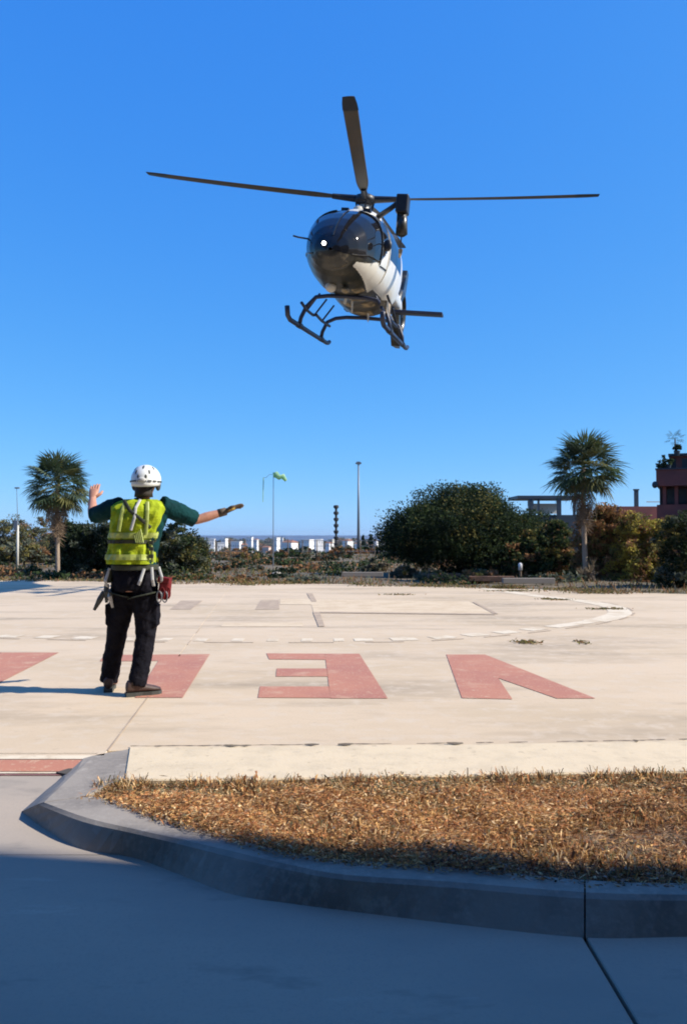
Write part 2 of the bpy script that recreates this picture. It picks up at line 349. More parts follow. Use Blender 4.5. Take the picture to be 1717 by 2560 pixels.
z = -.03+np.abs(RNG.normal(0, 1, n))*.016 + RNG.uniform(0, 1, n)*np.clip(mound, .012, .085)*np.clip((far_edge-y)/.35, .25, 1)
a = unit(np.stack([RNG.normal(size=n), RNG.normal(size=n)*.8, RNG.normal(size=n)*.35], 1))
thin = RNG.random(n) < .72; L = np.where(thin, RNG.uniform(.015,.06,n), RNG.uniform(.010,.028,n)); Wd = np.where(thin, RNG.uniform(.0018,.0045,n), RNG.uniform(.006,.014,n))
u = np.sin(x*2.1+.7*np.sin(y*5))*.5+.5*np.sin(x*5.3+y*8)+RNG.normal(0,.55,n)
lowf = np.sin(x*1.7+2.1*np.sin(y*2.3)+.5)+.8*np.sin(y*7+1.3*np.sin(x*3.1))+.6*np.sin(x*6.1-y*4.3)
front = y-np.interp(x, [p.x for p in inner], [p.y for p in inner])
near_far = (far_edge-y) < .22+.1*np.sin(x*6)
mi = np.select([RNG.random(n) < .17, near_far & (RNG.random(n) < .45), u > .55, u > -.2, u > -.8], [2, 4, 0, 1, 0], 3)
mi = np.where(RNG.random(n) < .14, 3, mi)
mi = np.where((lowf < -.5) & (RNG.random(n) < .50), 3, mi); mi = np.where((RNG.random(n) < .10) & (lowf < 0), 4, mi)
mi = np.where((front < .22) & (x > .3) & (RNG.random(n) < .55), RNG.choice([3,5,2,6], n, p=[.35,.3,.1,.25]), mi)
keep = (RNG.random(n) < np.clip(1.0+lowf*.55, .10, 1)) | (L > .05)
x, y, z, a, L, Wd, mi = x[keep], y[keep], z[keep], a[keep], L[keep], Wd[keep], mi[keep]; n = len(x)
quads('dry_leaf_litter', leaf_quads(np.stack([x,y,z],1), L, Wd, a), LM, mi, kind='stuff', label='orange and brown dry leaf litter filling the kerbed bed', cat='leaf litter')
# upright straws and weeds
x, y = sample(85000, -1.4, 3.2, 2.88, 4.72); n = len(x)
cl = (np.sin(x*7+2*np.sin(y*6))+np.sin(y*11+x*3)+RNG.normal(0,.6,n)) > .3
x, y = x[cl], y[cl]; n = len(x)
far_edge = np.interp(x, [p.x for p in farg[::-1]], [p.y for p in farg[::-1]])
hgt = np.minimum(RNG.gamma(3, .011, n), .075)*np.where(far_edge-y < .3, .95, 1.0)*np.where(x < -1.0, .7, 1)
d = unit(np.stack([RNG.normal(0,.45,n), RNG.normal(0,.45,n), np.ones(n)], 1))
base = np.stack([x, y, np.full(n, -.035)], 1)
side = unit(np.stack([RNG.normal(size=n), RNG.normal(size=n), np.zeros(n)], 1))*RNG.uniform(.0012,.003,n)[:,None]
tip = base+d*hgt[:,None]; bend = tip+np.stack([RNG.normal(0,.005,n), RNG.normal(0,.005,n), RNG.normal(0,.003,n)],1)
V = np.stack([base-side, base+side, tip+side*.6, bend], 1)
V0 = V
mi = RNG.choice([0,1,2,4,3], n, p=[.32,.16,.22,.12,.18])
xe = RNG.uniform(-1.3, 3.2, 21000); xe = xe[(np.sin(xe*9)+np.sin(xe*23+1)+RNG.normal(0,.7,len(xe))) > .1]; m_ = len(xe)   # frizzy fringe along the band
ye = np.interp(xe, [p.x for p in farg[::-1]], [p.y for p in farg[::-1]])-np.abs(RNG.normal(0,.06,m_)); be = np.stack([xe, ye, np.full(m_,-.03)],1)
he = np.minimum(RNG.gamma(2.5,.013,m_), .085); d = unit(np.stack([RNG.normal(0,.6,m_), RNG.normal(0,.5,m_), np.ones(m_)],1)); te = be+d*he[:,None]
se = unit(np.stack([RNG.normal(size=m_), RNG.normal(size=m_), RNG.normal(size=m_)*.5],1))*RNG.uniform(.0015,.0045,m_)[:,None]
V = np.concatenate([V0, np.stack([be-se, be+se, te+se*.7, te-se*.5],1)]); mi = np.concatenate([mi, RNG.choice([0,1,2,4,3,5], m_, p=[.20,.12,.24,.17,.15,.12])])
quads('dry_grass', V, LM, mi, kind='stuff', label='short dry grass and weeds standing along the concrete band', cat='dry grass')

# ------------------------------------------------------------- foliage
def crown(name, lobes, n, leaf, mats, weights, parent=None, shell=.55, seed=1, patch=1.6, **k):
    """lobes: (centre, radii). leaves sit in clumps inside an uneven volume"""
    rg = np.random.default_rng(seed); vol = np.array([l[1][0]*l[1][2]+l[1][1]*l[1][2] for l in lobes], float); vol /= vol.sum()
    out = []; clump_ids = []
    ncl = max(20, n//70)
    li = rg.choice(len(lobes), ncl, p=vol)
    c = np.array([lobes[i][0] for i in li], float); r = np.array([lobes[i][1] for i in li], float)
    d = unit(rg.normal(size=(ncl,3))); rad = 1-rg.random(ncl)**1.3*shell
    rad *= 1+.10*np.sin(d[:,0]*7+li)+.08*np.sin(d[:,2]*9+li*2)+rg.normal(0,.05,ncl)
    cp = c+d*r*rad[:,None]
    per = n//ncl; P_ = np.repeat(cp, per, 0); m_ = len(P_)
    sz = np.repeat(rg.uniform(.5,1.25,ncl), per)[:,None]*np.mean([l[1][0] for l in lobes])*.17
    P_ = P_+np.clip(rg.normal(size=(m_,3)), -1.5, 1.5)*sz*np.array([1,1,.75])
    out_d = np.repeat(d, per, 0)
    a = unit(rg.normal(size=(m_,3))+out_d*.8); bb = unit(np.cross(a, rg.normal(size=(m_,3))))
    L_ = rg.uniform(.6,1.3,m_)[:,None]*leaf; W_ = L_*.5
    V = np.stack([P_-a*L_*.5, P_+bb*W_*.5, P_+a*L_*.5, P_-bb*W_*.5], 1)
    cm = rg.choice(len(mats), ncl, p=weights)
    mi = np.repeat(cm, per); mi = np.where(rg.random(m_) < .25, rg.choice(len(mats), m_, p=weights), mi)
    return quads(name, V, mats, mi, parent, **k)
def bark(name, col, c2): return mat(name, col, .95, noise=[(6,c2,.4,.65,(1,1,.3))], bump=(20,.6,.02))
BK = bark('bark', (.16,.12,.085), (.09,.07,.05))
def limbs(root, height, spread, r, n, seed, top=.55, nm='trunk'):
    rg = random.Random(seed); m = MB()
    m.tube([(0,0,-.2),(.03*height,0,height*.25),(-.02*height,.02*height,height*top)], [r*1.3, r, r*.6], 9)
    o = m.build(nm, BK, root, smooth=True)
    for i in range(n):
        a = 2*math.pi*i/n+rg.uniform(-.3,.3); z0 = height*rg.uniform(.12,.45); s = spread*rg.uniform(.5,.85); h = height*rg.uniform(.55,.85)
        MB().tube([(0,0,z0),(math.cos(a)*s*.4, math.sin(a)*s*.4, z0+(h-z0)*.55),(math.cos(a)*s, math.sin(a)*s, h)], [r*.5, r*.3, r*.1], 6).build('branch', BK, root, smooth=True)
def LF(name, c, c2, tr=.3): return mat(name, c, .75, noise=[(1.5,c2,.35,.65,U)], trans=tr, spec=.1)
G_dark = LF('leaf_dark_green', (.028,.045,.022), (.018,.030,.016)); G_mid = LF('leaf_mid_green', (.055,.080,.028), (.035,.055,.02))
G_olive = LF('leaf_olive', (.20,.175,.055), (.14,.125,.04)); G_brown = LF('leaf_dry_brown', (.32,.17,.08), (.22,.115,.055)); G_grey = LF('leaf_grey_green', (.14,.15,.105), (.09,.105,.075))
G_yel = LF('leaf_yellow_olive', (.46,.37,.07), (.34,.28,.06)); G_pale = LF('leaf_pale_dry', (.30,.24,.16), (.22,.17,.11))
def bpx(x0, x1, yt, yb, Y):            # centre, half width, base z, height from pixels
    a = D(x0, yb, Y); b_ = D(x1, yt, Y); return (a.x+b_.x)/2, (b_.x-a.x)/2, a.z, b_.z-a.z
# the great dark tree
Yt = 27.0
cx_, hw, zb, hh = bpx(945, 1400, 1212, 1445, Yt)
T = empty('rounded_tree', (cx_-.3, Yt, -.05), label='wide dark evergreen tree with a rounded crown touching the ground, right of centre', cat='tree')
def lobe(px, py, rx, rz, Y=Yt, ry=None):
    p = D(px, py, Y); s = Y/FPX; return ((p.x-T.location.x, p.y-T.location.y, p.z-T.location.z), (rx*s, (ry or rx)*s, rz*s))
lb = [lobe(1160,1320,150,95), lobe(1060,1330,105,70), lobe(1250,1345,110,85), lobe(1020,1350,70,48), lobe(1165,1275,95,58), lobe(1120,1375,110,45), lobe(1320,1380,75,60)]
crown('crown', lb, 150000, .085, [G_dark, G_mid, G_olive], [.62,.30,.08], T, seed=3)
limbs(T, 3.0, 1.7, .16, 7, 3)
# lower, greener bush on its right
T = empty('green_bush', (D(1340,1440,25.5).x, 25.5, -.05), label='mid green bush between the rounded tree and the big palm', cat='bush')
lb = [lobe(1330,1385,62,62,25.5), lobe(1385,1395,55,60,25.5), lobe(1290,1420,50,30,25.5), lobe(1390,1340,32,35,25.5)]
crown('crown', lb, 20000, .12, [G_mid, G_olive, G_dark, G_brown], [.42,.25,.2,.13], T, seed=5); limbs(T, 1.4, .6, .05, 6, 5)
# brown and olive tamarisk on the right
T = empty('dry_bush', (D(1500,1460,24).x, 24, -.05), label='reddish brown dry bush just right of the big palm trunk', cat='bush')
lb = [lobe(1490,1340,60,72,24), lobe(1520,1308,52,48,24), lobe(1475,1410,45,55,24), lobe(1540,1400,60,65,24)]
crown('crown', lb, 26000, .09, [G_brown, G_olive, G_dark], [.62,.28,.1], T, seed=8); limbs(T, 1.8, .8, .04, 9, 8)
T = empty('olive_bush', (D(1610,1470,23).x, 23, -.05), label='yellowish olive bush below the terraced red building', cat='bush')
lb = [lobe(1590,1385,65,80,23), lobe(1620,1350,45,50,23), lobe(1560,1430,60,48,23), lobe(1650,1420,60,60,23), lobe(1580,1320,45,38,23), lobe(1640,1345,50,50,23)]
crown('crown', lb, 26000, .09, [G_yel, G_olive, G_brown, G_mid], [.34,.36,.2,.1], T, seed=9); limbs(T, 1.7, .8, .04, 9, 9)
T = empty('shady_bush', (D(1720,1480,20).x, 20, -.05), label='dark grey green bush at the right edge of the picture', cat='bush')
lb = [lobe(1700,1400,45,75,20), lobe(1760,1380,60,80,20), lobe(1690,1450,50,32,20), lobe(1680,1335,45,45,20), lobe(1720,1310,45,40,20)]
crown('crown', lb, 20000, .09, [G_mid, G_grey, G_dark, G_olive], [.25,.25,.3,.2], T, seed=10); limbs(T, 1.5, .7, .04, 7, 10)
# bush behind the marshaller
T = empty('dark_bush', (D(260,1440,27).x, 27, -.05), label='dense dark green bush behind the marshaller, on his left', cat='bush')
lb = [lobe(230,1370,85,65,27), lobe(190,1350,50,45,27), lobe(270,1340,50,45,27), lobe(300,1390,60,50,27), lobe(200,1410,60,36,27)]
crown('crown', lb, 26000, .12, [G_dark, G_grey, G_mid], [.55,.27,.18], T, seed=12); limbs(T, 1.3, .8, .05, 7, 12)
T = empty('grey_green_bush', (D(455,1440,26).x, 26, -.05), label='looser grey green bush behind the marshaller, under his outstretched arm', cat='bush')
lb = [lobe(440,1365,60,60,26), lobe(480,1385,45,50,26), lobe(400,1390,50,48,26), lobe(450,1420,60,25,26)]
crown('crown', lb, 22000, .10, [G_grey, G_olive, G_mid, G_dark], [.34,.16,.3,.2], T, seed=13); limbs(T, 1.2, .7, .04, 8, 13)
# low grey bushes to the far left
far_b = [(20,1345,60,48,38,'grey bush at the left edge of the picture behind the thin lamp post'), (95,1350,55,48,40,'grey green bush at the foot of the left palm'),
         (150,1375,50,36,36,'low brownish bush between the left palm and the dark bush'), (60,1380,50,24,33,'low olive bush below the grey bushes at the far left')]
for i, (px, py, rx, rz, Y, lab) in enumerate(far_b):
    T = empty('grey_bush', (D(px, py, Y).x, Y, -.02), label=lab, cat='bush')
    crown('crown', [lobe(px,py,rx,rz,Y), lobe(px-rx*.5,py+rz*.4,rx*.6,rz*.6,Y), lobe(px+rx*.5,py+rz*.35,rx*.6,rz*.65,Y)], 9000, .12, [G_grey, G_olive, G_brown], [.55,.3,.15], T, seed=20+i); limbs(T, .9, .5, .04, 5, i)
# shrubs in the middle distance
mids = [(560,1425,22,20,30,2,'small brown shrub left of the wire mast'),(610,1400,30,30,40,1,'dark twiggy shrub between marshaller and wire mast'),(700,1400,28,22,45,0,'dark green shrub right of the windsock pole'),
        (745,1398,24,24,48,0,'round dark shrub before the white buildings'),(840,1395,30,38,46,2,'reddish brown shrub at the foot of the knobbly mast'),(870,1385,22,28,52,2,'thin brown shrub right of the knobbly mast'),
        (660,1445,30,12,26,1,'low weedy clump beside the white stone'),(940,1418,32,22,30,3,'pale grey shrub left of the rounded tree'),(1010,1432,40,14,26,3,'low pale grey shrub under the rounded tree'),
        (1080,1438,36,10,24.5,3,'flat pale weeds below the rounded tree'),(1200,1440,45,14,23,1,'brown weeds in front of the rounded tree trunk'),(600,1450,40,8,24,1,'low brown weeds at the helipad edge behind the marshaller'),
        (480,1448,50,8,25,1,'flat brown weeds under the grey green bush'),(770,1440,35,12,28,1,'brown weed clump in the middle of the far edge'),(575,1385,35,14,60,1,'distant olive scrub left of the wire mast'),(900,1380,30,14,60,0,'dark hedge at the foot of the tall lamp'),(960,1378,30,12,58,0,'dark hedge between the tall lamp and the rounded tree')]
pal = [([G_dark,G_mid,G_brown],[.5,.3,.2]), ([G_brown,G_olive,G_grey],[.4,.35,.25]), ([G_brown,G_grey,G_dark],[.6,.2,.2]), ([G_grey,G_pale,G_olive],[.5,.25,.25])]
for i, (px, py, rx, rz, Y, p_, lab) in enumerate(mids):
    T = empty('shrub', (D(px,py,Y).x, Y, min(0, D(px,py+rz,Y).z)), label=lab, cat='shrub')
    crown('foliage', [lobe(px,py,rx,rz,Y), lobe(px-rx*.45,py+rz*.3,rx*.6,rz*.7,Y)], 2600, .05+.0022*Y, pal[p_][0], pal[p_][1], T, seed=40+i)
    limbs(T, rz*1.6*Y/FPX, rx*.6*Y/FPX, .02, 5, 60+i, nm='stem')
# weeds growing along the far edge of the pad
wv = []; wm = []
rg = np.random.default_rng(99)
for i in range(46):
    xx = rg.uniform(-11, 8.5); yy = edge_y(xx)-rg.uniform(-.3, .9)**2*1.2; nn = int(rg.uniform(60, 260)); sx = rg.uniform(.12, .5)
    P_ = np.stack([xx+rg.normal(0, sx, nn), yy+rg.normal(0, .12, nn), np.abs(rg.normal(0,.035,nn))+.005], 1)
    a = unit(rg.normal(size=(nn,3))*np.array([.6,.6,1])); bb = unit(np.cross(a, rg.normal(size=(nn,3))))
    wv.append(np.stack([P_-a*.035, P_+bb*.012, P_+a*.035, P_-bb*.012], 1)); wm.append(rg.choice(4, nn, p=[.35,.25,.2,.2]))
for (px, py, sx, nn) in ((1320,1607,.08,130),(1450,1606,.04,40),(1395,1500,.14,110),(1510,1523,.18,160),(1370,1498,.1,80),(1290,1478,.3,300),(1000,1487,.2,90)):
    c = G(px, py); P_ = np.stack([c.x+rg.normal(0, sx, nn), c.y+rg.normal(0, .08, nn), np.abs(rg.normal(0,.008,nn))+.006], 1)
    a = unit(rg.normal(size=(nn,3))*np.array([1,.8,.35])); bb = unit(np.cross(a, rg.normal(size=(nn,3))))
    wv.append(np.stack([P_-a*.028, P_+bb*.010, P_+a*.028, P_-bb*.010], 1)); wm.append(rg.choice(4, nn, p=[.4,.2,.2,.2]))
quads('edge_weeds', np.concatenate(wv), [G_olive, G_brown, G_pale, G_mid], np.concatenate(wm), kind='stuff', label='low weeds and dry tufts scattered along the far edge of the helipad', cat='weeds')
# rough dry grass beyond the pad
nn = 60000; yy = 17+rg.random(nn)**1.5*42; xx = rg.uniform(-.5,.5,nn)*yy*1.02
ee = np.array([edge_y(a) for a in xx]); k = yy > ee+.02; xx, yy = xx[k], yy[k]; nn = len(xx)
k2 = (np.sin(xx*.8+yy*.4)+np.sin(yy*.9-xx*.3)+rg.normal(0,.7,nn)) > .1; xx, yy = xx[k2], yy[k2]; nn = len(xx)
zz = np.array([ter_z(a, b_) for a, b_ in zip(xx, yy)])
base = np.stack([xx, yy, zz-.01], 1); hgt = rg.gamma(2.5,.022,nn)*(1+yy*.012); d = unit(np.stack([rg.normal(0,.4,nn), rg.normal(0,.4,nn), np.ones(nn)],1))
sd_ = np.stack([rg.uniform(.006,.014,nn)*(.5+yy*.04), rg.normal(0,.01,nn), np.zeros(nn)],1); tp = base+d*hgt[:,None]
quads('dry_scrub_grass', np.stack([base-sd_, base+sd_, tp+sd_*.3, tp-sd_*.3],1), [G_pale, G_olive, G_brown, G_grey], rg.choice(4, nn, p=[.14,.28,.38,.2]), kind='stuff', label='rough dry grass on the land behind the helipad', cat='dry grass')

# low scrub mounds, too many and too ragged to count
sv = []; sm_ = []
for i in range(190):
    Y = rg.uniform(22, 56); X_ = rg.uniform(-.48, .5)*Y
    if Y < edge_y(X_)+.6: continue
    r_ = rg.uniform(.18, .6)*(.6+Y/60); nn = int(110+rg.uniform(0,120)); d = unit(rg.normal(size=(nn,3)))*rg.uniform(.3,1,(nn,1)); d[:,2] = np.abs(d[:,2])
    P_ = np.array([X_, Y, ter_z(X_, Y)])+d*np.array([r_*rg.uniform(1,2.4), r_, r_*rg.uniform(.35,.8)]); a = unit(rg.normal(size=(nn,3))); bb = unit(np.cross(a, rg.normal(size=(nn,3)))); q_ = .05+.0012*Y
    sv.append(np.stack([P_-a*q_, P_+bb*q_*.5, P_+a*q_, P_-bb*q_*.5], 1)); k_ = rg.choice(4, p=[.35,.25,.25,.15]); sm_.append(np.where(rg.random(nn) < .7, k_, rg.integers(0,4,nn)))
quads('low_scrub', np.concatenate(sv), [G_dark, G_brown, G_mid, G_grey], np.concatenate(sm_), kind='stuff', label='low ragged scrub scattered over the dry land behind the helipad', cat='scrub')

# ------------------------------------------------------------- palms
PG = [LF('palm_green', (.070,.105,.045), (.045,.07,.04)), LF('palm_blue_green', (.11,.145,.09), (.065,.09,.06)), LF('palm_yellow_green', (.16,.16,.06), (.11,.11,.04)), LF('palm_dead', (.25,.18,.12), (.16,.115,.08), .15)]
def fan(seed, L=1.0, blades=17, droop=.35):
    rg = random.Random(seed); m = MB()
    m.tube([(0,0,0),(L*.5,0,L*.06),(L*.95,0,0)], [.014*L,.010*L,.007*L], 4)
    for i in range(blades):
        a = R(-100+200*i/(blades-1))+rg.uniform(-.05,.05); l = L*(.95-.25*abs(i/(blades-1)-.5)*2)*rg.uniform(.85,1.1); w = .035*L
        c = Vector((L*.9,0,0)); d1 = Vector((math.cos(a), math.sin(a), 0)); s = Vector((-d1.y, d1.x, 0))*w
        mid = c+d1*l*.6+Vector((0,0,-droop*.12*l)); tip = c+d1*l+Vector((rg.uniform(-.03,.03),0,-droop*l*rg.uniform(.4,.9)))
        fold = Vector((0,0,.012*L))
        m.add([c, mid-s-fold, tip, mid+s-fold, mid+fold], [(0,1,4),(1,2,4),(2,3,4),(3,0,4)])
    return m
def palm(loc, height, rc, tr, seed, label, n=52, dead=26):
    rg = random.Random(seed); root = empty('fan_palm', loc, label=label, cat='palm tree')
    hz = height-rc*.9
    m = MB(); pts = [(math.sin(k*.5)*.02, 0, -1.0+(hz+1.0)*k/12) for k in range(13)]
    m.tube(pts, [tr*(1.5 if k == 0 else 1.15-.3*k/12)*(1+.06*(k % 2)) for k in range(13)], 10)
    m.build('trunk', TRK, root, smooth=True)
    meshes = [[fan(seed*10+q, rc*.55, 17, .42).mesh('frond', PG[c]) for q in range(2)] for c in range(3)]
    dmesh = [fan(seed*10+5+q, rc*.36, 13, .8).mesh('frond', PG[3]) for q in range(2)]
    def put(me, az, el, nm, pos, roll=0):
        Rm = Matrix.Rotation(az,4,'Z') @ Matrix.Rotation(-el,4,'Y') @ Matrix.Rotation(roll,4,'X')
        o = obj(nm, me, root); o.matrix_local = Matrix.Translation(pos) @ Rm @ Matrix.Scale(rg.uniform(.78,1.18), 4); return o
    for i in range(n):
        el = R(84-132*((i+.5)/n)**.9)+rg.uniform(-.1,.1); az = i*2.39996+rg.uniform(-.2,.2)
        put(meshes[rg.choices([0,1,2], [.5,.25,.25])[0]][i % 2], az, el, 'frond', (0,0,hz-.1*rc*(i/n)), rg.uniform(-.5,.5))
    for i in range(dead):
        el = R(-40-48*i/dead)+rg.uniform(-.1,.1); az = i*2.39996+rg.uniform(-.3,.3)
        put(dmesh[i % 2], az, el, 'dead_frond', (0,0,hz-.1*rc-.95*rc*(i/dead)), rg.uniform(-.6,.6))
    return root
TRK = bark('palm_trunk', (.34,.26,.19), (.20,.15,.11))
Yp = 23.0; p = D(1458,1180,Yp); top = D(1460,1078,Yp).z
palm((p.x, Yp, -.05), top+.03, 100*Yp/FPX, .070, 1, 'tall fan palm with a round green crown on the right', 90, 34)
Yp = 25.2; p = D(146,1200,Yp); top = D(148,1130,Yp).z
palm((p.x, Yp, -.05), top+.03, 90*Yp/FPX, .065, 2, 'fan palm with brown hanging fronds left of the marshaller', 78, 38)
# spiky pale plant at the palm's foot
root = empty('yucca', tuple(D(1490,1470,22.5)*1), label='pale spiky plant at the foot of the right palm', cat='plant'); root.location.z = -.05
rr = random.Random(4)
for hd in range(5):
    ox, oy, oz = rr.uniform(-.4,.4), rr.uniform(-.2,.2), rr.uniform(.1,.62)
    MB().tube([(ox*.4,oy,0),(ox,oy,oz)], [.05,.035], 6).build('stem', BK, root)
    for i in range(26):
        a = i*2.4; e = rr.uniform(-.3,1.3); l = rr.uniform(.22,.34); dv = Vector((math.cos(a)*math.cos(e), math.sin(a)*math.cos(e), math.sin(e))); s = dv.cross(Vector((0,0,1))).normalized()*.014
        c = Vector((ox,oy,oz)); MB().add([c-s, c+s, c+dv*l*.6+s*.8-Vector((0,0,.01)), c+dv*l, c+dv*l*.6-s*.8-Vector((0,0,.01))], [(0,1,2,4),(4,2,3)]).build('leaf', G_pale, root)

# ------------------------------------------------------------- masts
STL = mat('mast_grey_paint', (.16,.18,.21), .5, metal=.3); PALE = mat('mast_pale_paint', (.5,.48,.42), .6); WHT = mat('white_render', (.75,.73,.70), .8, noise=[(.4,(.62,.60,.57),.45,.7,U)])
BLK = mat('black_rubber', (.015,.015,.016), .6); GLS = mat('window_glass', (.03,.04,.05), .15)
p = D(896,1400,60); root = empty('street_lamp', (p.x, 60, -.3), label='tall thin grey street lamp standing alone near the centre', cat='street lamp')
ht = D(896,1158,60).z+.3
MB().tube([(0,0,-.3),(0,0,ht*.5),(0,0,ht)], [.13,.085,.05], 8).build('pole', STL, root, smooth=True)
MB().box((0,0,ht), (.42,.5,.09)).box((0,0,ht+.07), (.26,.3,.08)).build('lamp_head', STL, root)
MB().box((0,0,ht-.06), (.34,.4,.03)).build('lens', PALE, root)
p = D(44,1440,30); root = empty('street_lamp', (p.x, 30, -.05), label='slender street lamp at the left edge with a pale lower pole', cat='street lamp')
ht = D(44,1220,30).z+.05; h2 = D(44,1310,30).z
MB().tube([(0,0,-.1),(0,0,h2)], [.05,.045], 8).build('lower_pole', PALE, root, smooth=True)
MB().tube([(0,0,h2),(-.06,0,ht)], [.014,.009], 6).build('upper_pole', STL, root)
MB().box((-.04,0,ht), (.16,.1,.05)).build('lamp_head', STL, root); MB().box((-.06,-.02,h2), (.13,.1,.36)).build('control_box', STL, root)
# knobbly mast
p = D(840,1400,70); root = empty('siren_mast', (p.x, 70, -.6), label='dark knobbly mast rising from the brown shrubs near the centre', cat='mast')
zt = D(840,1263,70).z+.6; MB().tube([(0,0,-.3),(0,0,zt)], .10, 8).build('pole', BLK, root)
for i in range(7):
    zz_ = zt-.15-i*.55; MB().tube([(0,0,zz_-.16),(0,0,zz_-.05),(0,0,zz_+.12),(0,0,zz_+.16)], [.12,.24-.01*i,.22,.1], 10).build('horn', BLK, root)
# windsock
p = D(683,1420,34); root = empty('windsock', (p.x, 34, -.05), label='pale green windsock on a thin pole beyond the helipad', cat='windsock')
zt = D(683,1188,34).z+.05; GRN = mat('windsock_pale_green', (.35,.62,.36), .7, noise=[(6,(.55,.75,.5),.4,.6,U)], trans=.5)
MB().tube([(0,0,-.1),(0,0,zt)], [.022,.012], 8).build('pole', STL, root)
cxs = [(0,0,zt),(.12,0,zt+.03),(.26,0,zt-.10),(.40,0,zt-.04),(.54,0,zt-.24)]
MB().tube(cxs, [.11,.14,.11,.12,.06], 10).build('sock', GRN, root, smooth=True)
MB().tube([(-.18,0,zt+.03),(-.3,0,zt-.1)], .008, 5).build('yard', STL, root); MB().tube([(-.18,0,zt+.03),(0,0,zt+.02)], .008, 5).build('yard', STL, root)
MB().tube([(-.42,0,zt-.1),(-.44,0,zt-1.15)], [.02,.014], 6).build('streamer', GRN, root); MB().tube([(-.3,0,zt-.1),(-.42,0,zt-.1)], .008, 5).build('yard', STL, root)
# bollard, stone, timber, debris
root = empty('bollard', tuple(D(1300,1440,23)), label='short white topped bollard in front of the rounded tree', cat='bollard'); root.location.z = -.03
MB().tube([(0,0,0),(0,0,.32)], .035, 10).build('post', BK, root); MB().tube([(0,0,.32),(0,0,.50),(0,0,.54)], [.055,.06,.025], 10).build('cap', WHT, root, smooth=True)
m = MB(); m.ellipsoid((0,0,.05), (.20,.15,.11), 12, 7); o = m.build('boulder', mat('pale_stone',(.38,.34,.28),.9), smooth=True, label='pale rounded boulder just behind the helipad edge, left of centre', cat='boulder'); o.location = D(692,1440,25); o.location.z = 0
TIM = mat('old_timber', (.22,.12,.075), .9, noise=[(8,(.12,.07,.045),.4,.6,(1,1,1))])
for i, (px, py, Y, l, a, lab) in enumerate([(1110,1428,24,1.0,.1,'brown timber beam lying under the rounded tree, left one'),(1225,1440,22.5,1.3,-.06,'reddish timber beam lying in front of the rounded tree'),(1320,1452,21.5,1.4,.03,'long grey beam lying near the bollard'),(905,1440,25,1.3,.02,'pale beam lying at the far helipad edge near the tall lamp')]):
    o = bevel(MB().box((0,0,.08), (l,.16,.14)).build('timber_beam', TIM if i < 2 else mat('weathered_beam_%d' % i, (.24,.21,.18), .9), label=lab, cat='beam'), .01); o.location = D(px, py, Y); o.location.z = 0; o.rotation_euler = (0,0,a)
# wire fence of thin posts between the shrubs
root = empty('wire_fence', (D(720,1400,50).x, 50, 0), label='thin wire fence with pale posts in the middle distance', cat='fence')
for i in range(-9, 8):
    MB().tube([(i*.9,0,-.2),(i*.9,0,1.0)], .03, 6).build('post', BK, root)
for zz_ in (.3,.62,.95): MB().tube([(-8.1,0,zz_),(6.3,0,zz_)], .012, 4).build('wire', STL, root)

# ------------------------------------------------------------- buildings
TERR = mat('red_render', (.23,.062,.05), .85, noise=[(.7,(.14,.045,.042),.4,.65,U)]); TILE = mat('roof_tile', (.28,.13,.08), .9); DKB = mat('dark_blue_steel', (.018,.032,.05), .5)
def house(px0, px1, yt, yb, Y, label, roof=0, wall=WHT, wn=3, fl=1):
    a = D(px0, yb, Y); b_ = D(px1, yt, Y); w = b_.x-a.x; h = b_.z-a.z; dp = w*.8
    hr_ = random.Random(int(px0*7+Y)); root = empty('house', ((a.x+b_.x)/2, Y+dp/2, a.z), hr_.uniform(-1.0,.5), label=label, cat='house')
    MB().box((0,0,h/2-6), (w,dp,h+12)).build('wall', wall, root)
    if roof == 1: MB().add([(-w*.55,-dp*.55,h),(w*.55,-dp*.55,h),(w*.55,dp*.55,h),(-w*.55,dp*.55,h),(-w*.3,0,h+w*.2),(w*.3,0,h+w*.2)], [(0,1,5,4),(1,2,5),(2,3,4,5),(3,0,4),(0,3,2,1)]).build('roof', TILE, root)
    else: MB().box((0,0,h+.15), (w+.3,dp+.3,.3)).build('roof', wall, root)
    for f_ in range(fl):
        for i in range(wn):
            x_ = -w/2+w*(i+.5)/wn; z_ = h*(f_+.55)/fl
            MB().box((x_,-dp/2-.02,z_), (w/wn*.16,.12,h/fl*.24)).build('window', GLS, root)
house(520,536,1348,1370,420,'small white house furthest left of the distant town, half behind the grey green bush',0)
house(543,559,1358,1380,360,'boxy white house second from the left in the distant town',0,wn=2)
house(577,602,1355,1376,380,'broad white house in the distant town, left of the small pair',0,wn=4)
house(616,631,1344,1358,520,'little white house standing highest behind the broad white one',0,wn=2)
house(634,646,1349,1362,500,'tiny white house just right of the highest little house',1,wn=2)
house(657,675,1368,1387,300,'pinkish house low in the town below the windsock',1,wall=mat('pink_render',(.55,.42,.36),.8))
house(683,698,1345,1370,400,'narrow tall white house directly behind the windsock pole',0,wn=2,fl=2)
house(708,740,1356,1370,450,'long pale house with tiled roof between windsock and big white house',1,wn=5)
house(753,781,1350,1375,390,'largest white house of the distant town, left of the knobbly mast',0,wn=4,fl=2)
house(786,806,1350,1364,480,'low white house just left of the knobbly mast',0,wn=3)
house(858,880,1352,1368,520,'pale house between the knobbly mast and the tall street lamp',1,wn=3)
house(815,832,1358,1372,430,'small tiled house touching the knobbly mast on its left',1,wn=2)
house(602,618,1362,1378,350,'grey house with tiled roof between broad and narrow white houses',1,wall=mat('grey_render',(.4,.38,.36),.8),wn=2)
rg_h = random.Random(12)
